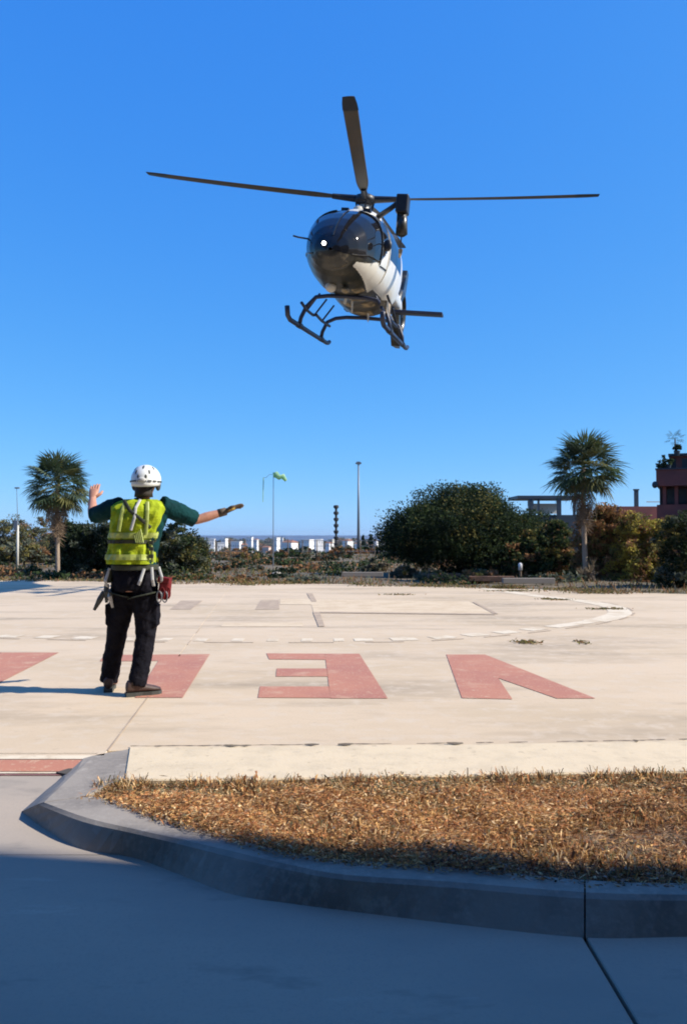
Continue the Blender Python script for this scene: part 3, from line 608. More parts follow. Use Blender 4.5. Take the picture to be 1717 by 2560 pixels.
for i in range(22):
    Y = rg_h.uniform(360, 1100); px = rg_h.uniform(515, 940); w_ = rg_h.uniform(4, 14); hgt_ = rg_h.uniform(4, 10)
    py = rg_h.uniform(1353, 1384)
    house(px, px+w_, py-hgt_, py+2, Y, 'tiny pale house among many in the distant town below the horizon', rg_h.choice((0,0,1)), rg_h.choice((WHT, WHT, PALE)), wn=1)
for h_ in [o for o in bpy.data.objects if o.get('label','').startswith('tiny pale house among')]: h_['group'] = 'tiny pale houses of the distant town'
# trees and gardens between the houses
rg = np.random.default_rng(5); cv = []; cm = []
for i in range(260):
    Y = 150+1500*rg.random()**1.6; px = rg.uniform(505, 945); py = CY+58+(1.3-ter_z(0,Y))/Y*FPX
    c = D(px, py, Y); r_ = rg.uniform(.9, 2.2)*(.6+Y/400); nn = 240; d = unit(rg.normal(size=(nn,3)))*rg.uniform(.4,1,(nn,1))
    P_ = np.array([c.x, Y, c.z+r_*.7])+d*np.array([r_*rg.uniform(1,1.9), r_, r_]); a = unit(rg.normal(size=(nn,3))); bb = unit(np.cross(a, rg.normal(size=(nn,3)))); q_ = r_*.22
    cv.append(np.stack([P_-a*q_, P_+bb*q_, P_+a*q_, P_-bb*q_], 1)); cm.append(np.where(rg.random(nn) < .75, rg.integers(0,4), rg.integers(0,4,nn)))
quads('town_gardens', np.concatenate(cv), [G_dark, G_mid, G_brown, G_grey], np.concatenate(cm), kind='stuff', label='dark trees and gardens massed between the distant houses', cat='trees')
# white tent
a = D(776,1407,140); b_ = D(802,1383,140); w = b_.x-a.x; h = b_.z-a.z
root = empty('tent', ((a.x+b_.x)/2,140,a.z), label='white peaked tent below the distant town, left of the brown shrubs', cat='tent')
MB().add([(-w/2,-w/2,0),(w/2,-w/2,0),(w/2,w/2,0),(-w/2,w/2,0),(-w/2,-w/2,h*.35),(w/2,-w/2,h*.35),(w/2,w/2,h*.35),(-w/2,w/2,h*.35)], [(0,1,5,4),(1,2,6,5),(2,3,7,6),(3,0,4,7)]).build('tent_wall', WHT, root)
MB().add([(-w*.52,-w*.52,h*.35),(w*.52,-w*.52,h*.35),(w*.52,w*.52,h*.35),(-w*.52,w*.52,h*.35),(0,0,h)], [(0,1,4),(1,2,4),(2,3,4),(3,0,4)]).build('tent_roof', WHT, root)
# cypresses
for px, yt, yb, Y, lab in ((908,1340,1368,150,'thin dark cypress just right of the tall street lamp'),(926,1336,1370,145,'taller dark cypress nearest the rounded tree')):
    a = D(px, yb, Y); h = D(px, yt, Y).z-a.z; T = empty('cypress', (a.x, Y, a.z), label=lab, cat='tree')
    crown('crown', [((0,0,h*.55),(h*.16,h*.16,h*.5))], 2500, .28, [G_dark,G_mid], [.8,.2], T, seed=int(px)); MB().tube([(0,0,-1),(0,0,h*.5)], .1, 6).build('trunk', BK, T)
# pergola building behind the tree
Y = 75; a = D(1292,1290,Y); zt = D(1292,1240,Y).z; zr = D(1292,1268,Y).z; zb = D(1292,1400,Y).z
root = empty('terrace_building', (D(1360,1290,Y).x, Y, zb), label='low building with a flat dark blue roof slab on posts, behind the trees', cat='building')
X = lambda px: D(px, 1280, Y).x-root.location.x
MB().box(((X(1292)+X(1450))/2,2,zt-zb-.12), (X(1450)-X(1292),4.5,.3)).build('roof', DKB, root)
MB().box(((X(1302)+X(1470))/2,3,(zr-zb)/2-.35), (X(1470)-X(1302),4,zr-zb-.7)).build('wall', DKB, root)
MB().box(((X(1345)+X(1432))/2,4.2,zr-zb+.0), (X(1432)-X(1345),.15,1.0)).build('white_parapet', WHT, root)
for px, wd in ((1325,8),(1345,4),(1396,10),(1434,5)): MB().box((X(px),-.05,(zt+zr)/2-zb-.55), (wd*Y/FPX,.3,zt-zr+.55)).build('post', DKB, root)
MB().box((X(1328),.4,zr-zb+.35), (.5,.3,.5)).build('sign_box', STL, root)
# chimney and parapet
Y = 60; p = D(1592,1270,Y); root = empty('flat_roofed_building', (p.x+.6, Y, -.5), label='low flat roofed building with one dark chimney behind the olive bush', cat='building')
z0 = D(1592,1266,Y).z+.5; z1 = D(1592,1224,Y).z+.5
MB().box((1,3,z0/2), (6.0,6,z0)).build('wall', TERR, root); MB().box((-.6,0.2,(z0+z1)/2), (.26,.26,z1-z0)).build('chimney', DKB, root); MB().box((-.6,.2,z1), (.36,.36,.1)).build('chimney_cap', DKB, root)
MB().box((1.2,-.0,z0+.34), (2.2,.08,.07)).build('rail', PALE, root)
# red terraced building at the right edge
Y = 34; c_ = D(1640,1300,Y); root = empty('red_building', (c_.x, Y, -.1), -R(24), label='terraced dark red building with plants on its roof, cut by the right edge', cat='building')
rx = lambda px: (px-1640)*Y/FPX*.92
rz_ = lambda py: D(1700,py,Y).z+.1
x1 = 7.0
def rb(nm, px, y0, y1, m, d0=0.0):
    MB().box(((rx(px)+x1)/2, 3+d0/2, (rz_(y0)+rz_(y1))/2), (x1-rx(px), 6-d0, rz_(y0)-rz_(y1))).build(nm, m, root)
rb('lower_wall', 1648, 1312, 1480, TERR, .5)
rb('lower_parapet', 1641, 1262, 1312.3, TERR)
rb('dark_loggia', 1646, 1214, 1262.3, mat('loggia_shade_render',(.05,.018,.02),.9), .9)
rb('upper_parapet', 1640, 1174, 1215, TERR)
rb('parapet_cap', 1638, 1171, 1174.4, DKB, -.06)
rb('roof_terrace', 1674, 1135, 1171.4, TERR, 1.2)
rb('cornice', 1669, 1130, 1135.5, DKB, 1.0)
for px in (1660, 1690, 1722, 1755): MB().box((rx(px), .32, (rz_(1215)+rz_(1262))/2), (.14,.14,rz_(1214)-rz_(1263))).build('pillar', TERR, root)
for px in (1675, 1705, 1738): MB().box((rx(px), .92, (rz_(1222)+rz_(1258))/2), (.30,.1,rz_(1222)-rz_(1258))).build('window', GLS, root)
for px in (1680, 1712): MB().box((rx(px), 1.22, (rz_(1142)+rz_(1168))/2), (.26,.1,rz_(1142)-rz_(1168))).build('window', GLS, root)
lamp = MB(); lamp.ellipsoid((rx(1637), -.05, rz_(1212)), (.12,.12,.15), 10, 7); lamp.build('wall_lamp', DKB, root, smooth=True)
for i, (px, py, r_, lab) in enumerate(((1662,1165,14,'small potted plant on the left corner of the red parapet'),(1680,1155,16,'larger potted plant in the middle of the red roof'),(1703,1118,10,'bushy potted plant on the top terrace of the red building'))):
    q = D(px, py, Y); T = empty('potted_plant', (q.x, Y+.5, q.z-.2), label=lab, cat='plant')
    MB().tube([(0,0,-.12),(0,0,.1)], [.1,.14], 10).build('pot', DKB, T)
    crown('foliage', [((0,0,.25),(r_*Y/FPX,)*2+(r_*Y/FPX*.9,))], 900, .09, [G_dark,G_mid], [.7,.3], T, seed=80+i)
q = D(1706,1130,Y); T = empty('potted_palm', (q.x, Y+.8, q.z-.1), label='small potted palm rising above the red roof at the right edge', cat='plant')
MB().tube([(0,0,0),(0,0,.75)], .03, 6).build('trunk', BK, T)
fm = fan(77, .28, 9, .5).mesh('frond', PG[0])
for i in range(12): 
    o = obj('frond', fm, T); o.matrix_local = Matrix.Translation((0,0,.75)) @ Matrix.Rotation(i*2.4,4,'Z') @ Matrix.Rotation(-R(70-9*i),4,'Y')

# ------------------------------------------------------------- apartment block beside the camera (its shade lies on the road) and a tree at its corner
root = empty('apartment_building', (7.2, 2.17, -.12), SUN_AZ, label='tall apartment block beside the camera that shades the road', cat='building')
MB().box((9,-7,6.5), (18,14,13)).build('wall', M['kerb'], root); MB().box((9,-7,13.15), (18.1,14.1,.3)).build('roof', TERR, root)
MB().box((-12,-15,8), (26,14,16)).build('sky_blocking_wing', M['kerb'], root)  # unseen wing behind the camera, added to cut sky light on the road
for fl in range(4):
    for i in range(5): MB().box((2.5+3.2*i,.02,1.9+3.2*fl), (1.3,.1,1.5)).build('window', GLS, root)
T = empty('street_tree', (5.2,1.56,-.12), label='leafy tree at the corner of the apartment block beside the camera', cat='tree')
crown('crown', [((0,0,5.9),(1.3,.80,1.0)), ((.8,0,6.6),(1.1,.7,.9)), ((-.6,-.1,5.3),(.7,.6,.5))], 4800, .13, [G_dark,G_mid], [.6,.4], T, seed=111); limbs(T, 6.0, 1.1, .1, 6, 111)

# ------------------------------------------------------------- helicopter
HW = mat('helicopter_white_paint', (.72,.69,.60), .3, coat=.4, noise=[(3,(.62,.59,.50),.5,.75,U)]); HD = mat('dark_green_with_painted_reflections', (.012,.013,.009), .35, coat=.15, noise=[(2.2,(.045,.038,.024),.46,.64,U),(5,(.16,.13,.08),.58,.70,U)])  # tan blotches in the dark green are reflections painted into the colour
HG = mat('canopy_glass', (.010,.010,.012), .07, spec=.35, coat=.15); HB = mat('helicopter_black_metal', (.02,.022,.028), .45, metal=.3); HBLUE = mat('skid_dark_blue_paint', (.012,.018,.045), .45)
BLD = mat('rotor_blade_grey', (.050,.045,.036), .55, noise=[(3,(.075,.055,.035),.4,.7,U)]); BEL = mat('belly_tan', (.34,.26,.15), .5, noise=[(6,(.06,.05,.03),.4,.6,U)])
yaw, pit, rol = R(-12.1), R(-5.3), R(-6.5)
a = yaw-math.pi/2
RH = (Matrix.Rotation(a,4,'Z') @ Matrix.Rotation(-pit,4,'Y') @ Matrix.Rotation(rol,4,'X'))
H = empty('helicopter', (0,0,0), label='dark and white rescue helicopter hovering nose towards the camera', cat='helicopter')
H.matrix_world = Matrix.Translation((.49,17.82,8.87)) @ RH
# fuselage sections: x, z centre, half height, half width
SEC = [(2.80,-1.80,.03,.03),(2.77,-1.79,.16,.18),(2.68,-1.76,.30,.34),(2.52,-1.71,.44,.49),(2.28,-1.64,.57,.62),(1.95,-1.57,.69,.72),(1.55,-1.51,.80,.79),(1.1,-1.46,.87,.83),(.6,-1.43,.90,.85),(0,-1.42,.90,.86),(-.6,-1.45,.93,.85),
       (-1.1,-1.47,.94,.82),(-1.5,-1.42,.86,.76),(-2.0,-1.24,.58,.58),(-2.5,-1.2,.38,.40),(-3.0,-1.2,.28,.29),(-4.2,-1.25,.22,.23),(-5.6,-1.3,.17,.18),(-6.1,-1.32,.14,.12)]
sxs = np.array([s[0] for s in SEC])[::-1]
def sec(x): return [float(np.interp(x, sxs, np.array([s[k] for s in SEC])[::-1])) for k in (1,2,3)]
def hp(x, th, off=0.0):                # th: 0 = top, pi/2 = left (+y), pi = belly
    zc, hh, hw = sec(x); e = 2/2.6 if x < 1.9 else 2/(2.6-.6*min(1,(x-1.9)/.8))
    c, s = math.cos(th), math.sin(th)
    k = 1-.10*max(0,-c)                # slightly narrower below
    return Vector((x, (hw+off)*k*math.copysign(abs(s)**e, s), zc+(hh+off)*math.copysign(abs(c)**e, c)))
NX = 280; NT = 220
XS = [2.80-(2.80+6.1)*((i/NX)**1.35) for i in range(NX+1)]
def region(x, th):
    t = th if th <= math.pi else 2*math.pi-th; d = math.degrees(t)      # 0 top .. 180 belly
    if x < -2.6: return 'tail_boom'
    if th <= math.pi and .95 < x < 2.42 and 84+(x-.95)*24 < d < 152-(x-.95)*14: return 'side_panel'
    if x > .95:
        lim = 100 if x < 2.2 else 108
        if d > (128 if x < 2.35 else 140): return 'belly_shell'
        if x > 1.55:
            if d < lim: return 'windshield'
            return 'nose_shell' 
        if 42 < d < 104: return 'front_door_window'
        return 'side_panel' if d >= 104 else 'roof_panel'
    if -.75 < x <= .86 and 48 < d < 92: return 'cabin_window'
    if d > 140: return 'belly_shell'
    return 'fuselage'
MATS = {'tail_boom':HW,'belly_shell':HD,'windshield':HG,'side_panel':HW,'nose_shell':HD,'front_door_window':HG,'roof_panel':HD,'cabin_window':HG,'fuselage':HW}
parts = {}
for i in range(NX):
    for j in range(NT):
        t0, t1 = 2*math.pi*j/NT, 2*math.pi*(j+1)/NT
        rg_ = region((XS[i]+XS[i+1])/2, (t0+t1)/2); b_ = parts.setdefault(rg_, MB())
        b_.add([hp(XS[i],t0),hp(XS[i],t1),hp(XS[i+1],t1),hp(XS[i+1],t0)], [(0,1,2,3)])
for nm, b_ in parts.items():
    me = b_.mesh(nm, MATS[nm], True); bm = bmesh.new(); bm.from_mesh(me); bmesh.ops.remove_doubles(bm, verts=bm.verts, dist=.0008); bmesh.ops.recalc_face_normals(bm, faces=bm.faces)
    # normals outward
    s_ = sum((f.calc_center_median()-Vector((f.calc_center_median().x,0,-1.45))).dot(f.normal) for f in bm.faces)
    if s_ < 0: bmesh.ops.reverse_faces(bm, faces=bm.faces)
    bm.to_mesh(me); bm.free(); o = obj(nm, me, H)
def strip_on(nm, pts, w, m, off=.012):         # frame strips lying on the skin, pts in (x, theta deg)
    mb = MB(); path = []
    for (xa,ta),(xb,tb) in zip(pts[:-1], pts[1:]):
        for k in range(8): path.append(hp(xa+(xb-xa)*k/8, R(ta+(tb-ta)*k/8), off))
    path.append(hp(pts[-1][0], R(pts[-1][1]), off))
    mb.tube(path, [(w*.4, w)]*len(path), 6, up=(path[0]-Vector((path[0].x,0,-1.45))).normalized()); mb.build(nm, m, H)
strip_on('windshield_pillar', [(2.72,2),(2.3,1),(1.55,0)], .022, HD)
for s_ in (1,-1):
    w = (lambda d: d if s_ > 0 else 360-d)
    strip_on('door_frame', [(1.55,w(12)),(1.55,w(60)),(1.55,w(104))], .03, HD)
    strip_on('door_frame', [(.92,w(44)),(.92,w(75)),(.92,w(126))], .025, HW if s_ > 0 else HD)
    strip_on('window_frame', [(2.6,w(106)),(2.2,w(100)),(1.6,w(101))], .018, HD)
    strip_on('window_sill', [(1.5,w(105)),(.95,w(105))], .015, HB)
strip_on('panel_seam', [(2.55,-125),(2.58,180),(2.55,125)], .006, BEL, .004)
strip_on('roof_trim', [(1.5,10),(1.45,30),(1.4,52)], .02, HW)
# mirror and probes
MB().tube([hp(2.3,R(282)), hp(2.3,R(282))+Vector((.1,-.18,0)), hp(2.3,R(282))+Vector((.12,-.28,.02))], .018, 6).build('air_probe', HB, H)
q = hp(1.75,R(84)); MB().tube([q, q+Vector((.12,.16,-.05))], .012, 6).build('mirror_arm', HB, H)
m = MB(); m.ellipsoid(q+Vector((.14,.2,-.06)), (.04,.09,.12), 10, 7); m.build('mirror', HB, H, smooth=True)
# lit nose lamp
LMP = mat('lit_lamp', (1,1,.9), .3, emis=((1,1,.88), 14))
q = Vector((2.80,-.13,-1.70)); m = MB(); m.ellipsoid(q, (.025,.037,.037), 12, 8); m.build('landing_light', LMP, H, smooth=True)
m = MB(); m.tube([q+Vector((-.10,0,0)), q+Vector((.0,0,0))], [.05,.072], 12); m.build('landing_light_housing', HB, H)
# belly details: search light, lower antennae, tan patches laid on the skin
for (x, d, wx, wt) in ((1.35,160,.34,9),(1.25,205,.28,9),(.55,172,.36,9),(.55,200,.28,8),(-.1,165,.4,10),(-.1,196,.4,9),(-.85,180,.5,14),(.95,228,.12,6)):
    b_ = MB(); n_ = 6
    g_ = [[hp(x-wx/2+wx*i/n_, R(d-wt+2*wt*j/n_), .006) for j in range(n_+1)] for i in range(n_+1)]
    b_.rings(g_, cap=False, closed=False); b_.build('belly_patch', BEL, H)
m = MB(); m.ellipsoid((1.75,-.18,-2.32), (.12,.12,.11), 12, 8); m.build('search_light', PALE, H, smooth=True); m = MB(); m.ellipsoid((1.7,.12,-2.36), (.16,.09,.06), 12, 8); m.build('camera_pod', BEL, H, smooth=True)
for x, y in ((.3,0),(-.9,.15)): MB().add([(x,y-.008,-2.3),(x+.2,y-.008,-2.3),(x+.05,y-.008,-2.58),(x,y-.008,-2.58),(x,y+.008,-2.3),(x+.2,y+.008,-2.3),(x+.05,y+.008,-2.58),(x,y+.008,-2.58)], [(0,1,2,3),(7,6,5,4),(0,4,5,1),(1,5,6,2),(2,6,7,3),(3,7,4,0)]).build('blade_antenna', PALE, H)
MB().tube([(.95,-.02,-2.33),(.9,-.05,-2.5)], .035, 8).build('drain_pipe', PALE, H)
# engine cowling, mast, hub
b_ = MB()
for_c = [(1.0,.30,-.62,.04),(.8,.36,-.58,.12),(.45,.42,-.54,.20),(0,.45,-.50,.25),(-.6,.45,-.50,.25),(-1.2,.40,-.56,.22),(-1.9,.30,-.70,.18),(-2.5,.14,-.92,.1)]
b_.rings([[Vector((x, hw*math.cos(t_)*1.0, zc+hh*math.sin(t_))) for t_ in [2*math.pi*k/20 for k in range(20)]] for x,hw,zc,hh in for_c]); b_.build('engine_cowling', HW, H, smooth=True)
for s_ in (1,-1): MB().box((.78,s_*.24,-.50), (.18,.16,.1)).build('air_intake', HB, H); MB().tube([(-1.3,s_*.3,-.5),(-1.75,s_*.42,-.42)], [.13,.12], 12).build('exhaust', HB, H)
MB().tube([(0,0,-.5),(0,0,-.28),(0,0,-.02)], [.26,.15,.10], 16).build('rotor_mast', HW, H, smooth=True)
MB().tube([(.3,-.1,-.34),(.05,-.05,-.2),(.0,0,-.05)], [.10,.06,.04], 8).build('mast_fairing', HW, H, smooth=True)
m = MB(); m.tube([(0,0,-.14),(0,0,-.06),(0,0,.06),(0,0,.12)], [.14,.24,.22,.08], 16); m.build('rotor_hub', HB, H, smooth=True)
for k in range(4):
    a_ = k*math.pi/2+.3; MB().tube([(math.cos(a_)*.13,math.sin(a_)*.13,-.45),(math.cos(a_)*.2,math.sin(a_)*.2,-.08)], .022, 6).build('pitch_link', HB, H)
MB().tube([(0,0,-.34),(0,0,-.28)], .21, 14).build('swash_plate', HB, H)
az0 = 5.7
def blade(azd, con, twist, cw=.26):
    az = R(azd); L_ = 5.1; rings = []
    u = Vector((math.cos(az), math.sin(az), 0)); v = Vector((-math.sin(az), math.cos(az), 0))
    for k in range(21):
        r_ = .2+(L_-.2)*k/20; c = .10 if r_ < .45 else cw*min(1, .45+(r_-.45)*.9); c = cw*(1-.25*max(0,(r_-4.75)/.35)) if r_ > 4.75 else c
        z_ = math.tan(R(con))*r_+.004*(r_**2)*(1 if con > 1 else .6); tw = R(twist-1.5*r_); th = .07 if r_ < .45 else .034
        ring = []
        for q_ in range(12):
            t_ = 2*math.pi*q_/12; yy_ = math.cos(t_)*c*.5; zz_ = math.sin(t_)*th*.5*(1 if r_ < .45 else (.6+.4*math.cos(t_)))
            ring.append(u*r_ + v*(yy_*math.cos(tw)-zz_*math.sin(tw)) + Vector((0,0,z_+yy_*math.sin(tw)+zz_*math.cos(tw))))
        rings.append(ring)
    b_ = MB(); b_.rings(rings); rb_ = b_.build('rotor_blade', BLD, H, smooth=True)
    tipb = MB(); tipb.rings([[p_+(p_-c_)*.05 for p_ in rg_] for rg_, c_ in [(rings[k], sum(rings[k], Vector())/12) for k in (18,19,20)]]); tipb.build('blade_tip', HB, rb_)
    cuff = MB(); cuff.tube([u*.18+Vector((0,0,0)), u*.75+Vector((0,0,math.tan(R(con))*.75))], [.085,.06], 10); cuff.build('blade_cuff', HB, rb_)
blade(7.4, .1, 12, .26); blade(95.7, 3.1, 9); blade(-84.3, 2.0, 9, .28); blade(179, 1.3, 9, .32)
# rescue hoist on the sunlit side, above the door
MB().tube([(.45,.40,-.52),(.62,.72,-.36),(.80,.98,-.22)], [.06,.055,.05], 10).build('hoist_boom', HB, H, smooth=True)
bevel(MB().box((.80,1.0,-.34), (.34,.26,.38)).build('hoist_motor', HB, H), .03, 3)
MB().tube([(.80,.92,-.62),(.80,1.08,-.62)], .11, 14).build('hoist_drum', HB, H, smooth=True)
MB().tube([(.80,1.0,-.5),(.78,1.03,-.95),(.78,1.03,-1.0)], [.11,.13,.05], 10).build('hoist_fairing', HD, H, smooth=True)
MB().tube([(.78,1.03,-.98),(.78,1.04,-1.28)], .014, 6).build('hoist_cable', HB, H)
MB().tube([(.78,1.04,-1.26),(.78,1.04,-1.38),(.83,1.04,-1.44),(.88,1.04,-1.38)], [.05,.035,.022,.015], 8).build('hoist_hook', BEL, H)
# skids
def skidpath(s_): return [(2.02,s_*1.0,-2.80),(1.92,s_*1.0,-2.97),(1.72,s_*1.0,-3.03),(0,s_*1.0,-3.04),(-1.62,s_*1.0,-3.04),(-1.78,s_*1.0,-3.02),(-1.9,s_*1.0,-2.98)]
for s_ in (1,-1):
    MB().tube(skidpath(s_), .052, 10).build('skid', HBLUE, H, smooth=True)
    MB().tube([(1.45,s_*.86,-2.62),(.9,s_*.88,-2.68),(.3,s_*.90,-2.68),(.22,s_*.84,-2.66),(-.5,s_*.88,-2.68),(-1.25,s_*.87,-2.68)], .034, 8).build('boarding_step', HBLUE, H)
    for x in (.9,.25,-.5): MB().tube([(x,s_*.88,-2.68),(x,s_*.62,-2.30)], .022, 6).build('step_strut', HBLUE, H)
for x, zt_ in ((.98,-2.30),(-1.02,-2.42)):
    MB().tube([(x,-1.0,-3.02),(x,-.98,-2.86),(x,-.88,-2.62),(x,-.68,zt_-.1),(x,-.42,zt_-.06),(x,0,zt_-.05),(x,.42,zt_-.06),(x,.68,zt_-.1),(x,.88,-2.62),(x,.98,-2.86),(x,1.0,-3.02)], .045, 10).build('cross_tube', HBLUE, H, smooth=True)
    for s_ in (1,-1): MB().tube([(x-.12,s_*1.0,-3.03),(x+.12,s_*1.0,-3.03)], .066, 10).build('skid_clamp', HB, H)
# rescue gear and flotation packs along the left skid: hoist box and hanging cables
MB().box((.95,.86,-2.55), (.5,.14,.24)).build('float_pack', BEL, H)
MB().tube([(-1.0,.93,-2.9),(-.4,.86,-2.5),(.5,.80,-2.2)], .03, 8).build('strut', HB, H); MB().tube([(1.0,.92,-2.7),(.2,.94,-2.92)], .028, 8).build('strut', HB, H)
# tail: stabiliser, end plates, shrouded fan, fin
bevel(MB().box((-5.0,.05,-1.62), (.42,2.85,.09)).build('stabiliser', HBLUE, H), .02)
MB().tube([(-5.0,0,-1.3),(-5.0,0,-1.62)], .07, 8).build('stabiliser_mount', HB, H)
rings = []
for k in range(33):
    t_ = 2*math.pi*k/32; rings.append([Vector((-6.35+(.62+dx)*math.cos(t_), dy, -1.45+(.62+dx)*math.sin(t_))) for dx, dy in ((-.1,-.14),(.09,-.1),(.13,0),(.09,.1),(-.1,.14),(-.12,0))])
MB().rings(rings, cap=False).build('fan_shroud', HD, H, smooth=True)
for k in range(10):
    t_ = 2*math.pi*k/10; MB().box((-6.35+.3*math.cos(t_),0,-1.45+.3*math.sin(t_)), (.42,.03,.09), Matrix.Rotation(-t_,3,'Y') @ Matrix.Rotation(.4,3,'X')).build('fan_blade', HB, H)
MB().tube([(-6.35,-.12,-1.45),(-6.35,.12,-1.45)], .11, 12).build('fan_hub', HB, H)
for nm, z0_, z1_, xa, xb in (('tail_fin',-.85,-.05,-6.55,-7.0),('lower_fin',-1.98,-2.42,-6.3,-6.5)):
    w_ = .09 if nm == 'tail_fin' else .16
    MB().add([(xa+.38,-w_,z0_),(xa+.38,w_,z0_),(xa-.45,w_*.5,z0_),(xa-.45,-w_*.5,z0_),(xb+.25,-w_*.8,z1_),(xb+.25,w_*.8,z1_),(xb-.3,w_*.4,z1_),(xb-.3,-w_*.4,z1_)], [(0,1,2,3),(4,7,6,5),(0,4,5,1),(1,5,6,2),(2,6,7,3),(3,7,4,0)]).build(nm, HD, H)
MB().tube([(-6.3,0,-2.3),(-6.75,0,-2.36)], .03, 6).build('tail_skid', HB, H)

# ------------------------------------------------------------- the marshaller
PX, PY = D(340,1500,6.6).x, 6.6
PR = empty('person', (PX, PY, 0), label='person seen from behind in yellow vest and white helmet, arms spread towards the helicopter', cat='person')
def cloth(name, c, c2, bump=(40,.4,.006), rough=.85, **k): return mat(name, c, rough, spec=.12, noise=[(9,c2,.4,.65,U)], bump=bump, **k)
SKIN = mat('skin', (.46,.23,.15), .55, noise=[(18,(.40,.18,.12),.4,.7,U)]); TRO = cloth('navy_trousers', (.005,.005,.009), (.009,.008,.012), (22,.6,.02)); SHI = cloth('dark_teal_shirt', (.004,.040,.042), (.003,.026,.030), (26,.6,.015))
VES = cloth('hi_vis_yellow', (.36,.44,.02), (.25,.32,.012), (14,.7,.02), .7); REF = mat('reflective_tape', (.36,.42,.10), .5); BELT = mat('black_webbing', (.03,.035,.02), .8); BOOT = mat('brown_black_leather', (.045,.025,.02), .6, noise=[(12,(.09,.05,.04),.45,.7,U)])
GLV = mat('dark_brown_glove', (.085,.06,.045), .8, noise=[(20,(.14,.10,.05),.45,.65,U)]); HEL = mat('helmet_white', (.72,.74,.72), .35, coat=.3); HELD = mat('helmet_dark_trim', (.05,.055,.05), .6); REDF = cloth('red_pouch_fabric', (.16,.018,.018), (.09,.012,.015)); STRP = mat('pale_sling', (.50,.50,.48), .7); MET = mat('steel', (.35,.35,.36), .35, metal=.8); YEL = mat('glove_yellow', (.62,.42,.10), .7)
def ell(c, rx, ry, n=20, tilt=0, e=1.0):
    out = []
    for j in range(n):
        q = 2*math.pi*j/n; cx_1 = math.copysign(abs(math.cos(q))**e, math.cos(q)); sy = math.copysign(abs(math.sin(q))**e, math.sin(q))
        out.append(Vector((c[0]+rx*cx_1, c[1]+ry*sy, c[2]+tilt*cx_1)))
    return out
def remesh(o, vox=.009, sm=6, disp=None):
    m = o.modifiers.new('remesh', 'REMESH'); m.mode = 'VOXEL'; m.voxel_size = vox; m.use_smooth_shade = True
    m = o.modifiers.new('smooth', 'SMOOTH'); m.factor = .5; m.iterations = sm
    if disp:
        tx = bpy.data.textures.new(o.name+'_folds', 'CLOUDS'); tx.noise_scale = disp[0]; d = o.modifiers.new('folds', 'DISPLACE'); d.texture = tx; d.strength = disp[1]; d.mid_level = .5
    return o
# joints (x right, y away from the camera, z up)
NECK = (.035,.02,1.60); HEADC = (.072,.03,1.745)
SHR, ELR, WRR = Vector((.235,.02,1.535)), Vector((.46,.20,1.43)), Vector((.695,.27,1.505))
SHL, ELL, WRL = Vector((-.165,.02,1.535)), Vector((-.405,.14,1.46)), Vector((-.465,.33,1.615))
HIPR, KNR, ANR = Vector((.075,0,.86)), Vector((.085,.0,.47)), Vector((.035,-.08,.09))
HIPL, KNL, ANL = Vector((-.095,.02,.86)), Vector((-.175,.07,.47)), Vector((-.255,.14,.09))
TOR = [((-.01,0,.84),.155,.115),((-.01,0,.92),.165,.12),((-.005,0,1.02),.155,.11),((.0,0,1.12),.148,.105),((.01,0,1.25),.165,.115),((.025,.0,1.38),.185,.12),((.033,.01,1.47),.195,.115),((.036,.015,1.54),.165,.09),((.036,.018,1.585),.085,.065)]
def torso(grow=0, z0=0, z1=9, tp=True):
    return [ell(c, rx+grow, ry+grow, 24, 0, .85) for c, rx, ry in TOR if z0 <= c[2] <= z1]
b_ = MB()
b_.rings(torso())
b_.tube([(.036,.02,1.54),(.05,.025,1.62),(.065,.03,1.68)], [.062,.056,.058], 14)
hd = MB(); b_.ellipsoid(HEADC, (.078,.098,.118), 18, 12)
b_.ellipsoid((.085,.135,1.73), (.012,.02,.022), 8, 6)     # nose, on the far side
b_.ellipsoid((.078,.115,1.665), (.035,.025,.025), 10, 7)  # chin
for s_ in (1,-1): b_.ellipsoid((HEADC[0]+s_*.08,.03,1.735), (.012,.022,.032), 8, 6)
for sh, el, wr in ((SHR,ELR,WRR),(SHL,ELL,WRL)):
    b_.tube([sh, sh.lerp(el,.5), el, el.lerp(wr,.35), wr], [.058,.052,.042,.043,.029], 12)
for hi, kn, an in ((HIPR,KNR,ANR),(HIPL,KNL,ANL)):
    b_.tube([hi, hi.lerp(kn,.5), kn, kn.lerp(an,.35), an], [.09,.075,.055,.058,.036], 12); b_.tube([an, an+Vector((.03,.1,-.03))], [.04,.03], 10)
remesh(b_.build('body', SKIN, PR), .009, 4)
# trousers
b_ = MB(); b_.rings(torso(.012, .8, 1.15))
for hi, kn, an, toe in ((HIPR,KNR,ANR,0),(HIPL,KNL,ANL,0)):
    e_ = an+Vector((0,0,-.015)); dn = kn.lerp(an,.5)
    b_.tube([hi+Vector((0,0,.04)), hi.lerp(kn,.25), hi.lerp(kn,.6), kn, dn, e_], [(.118,.11),(.108,.11),(.088,.094),(.078,.082),(.074,.078),(.070,.076)], 16, up=(0,1,0))
for c_, s_ in ((HIPR.lerp(KNR,.55)+Vector((.085,0,0)),1),(HIPL.lerp(KNL,.55)+Vector((-.085,0,0)),-1)): b_.box(c_, (.05,.13,.17))
remesh(b_.build('trousers', TRO, PR), .009, 7, (.07,.022))
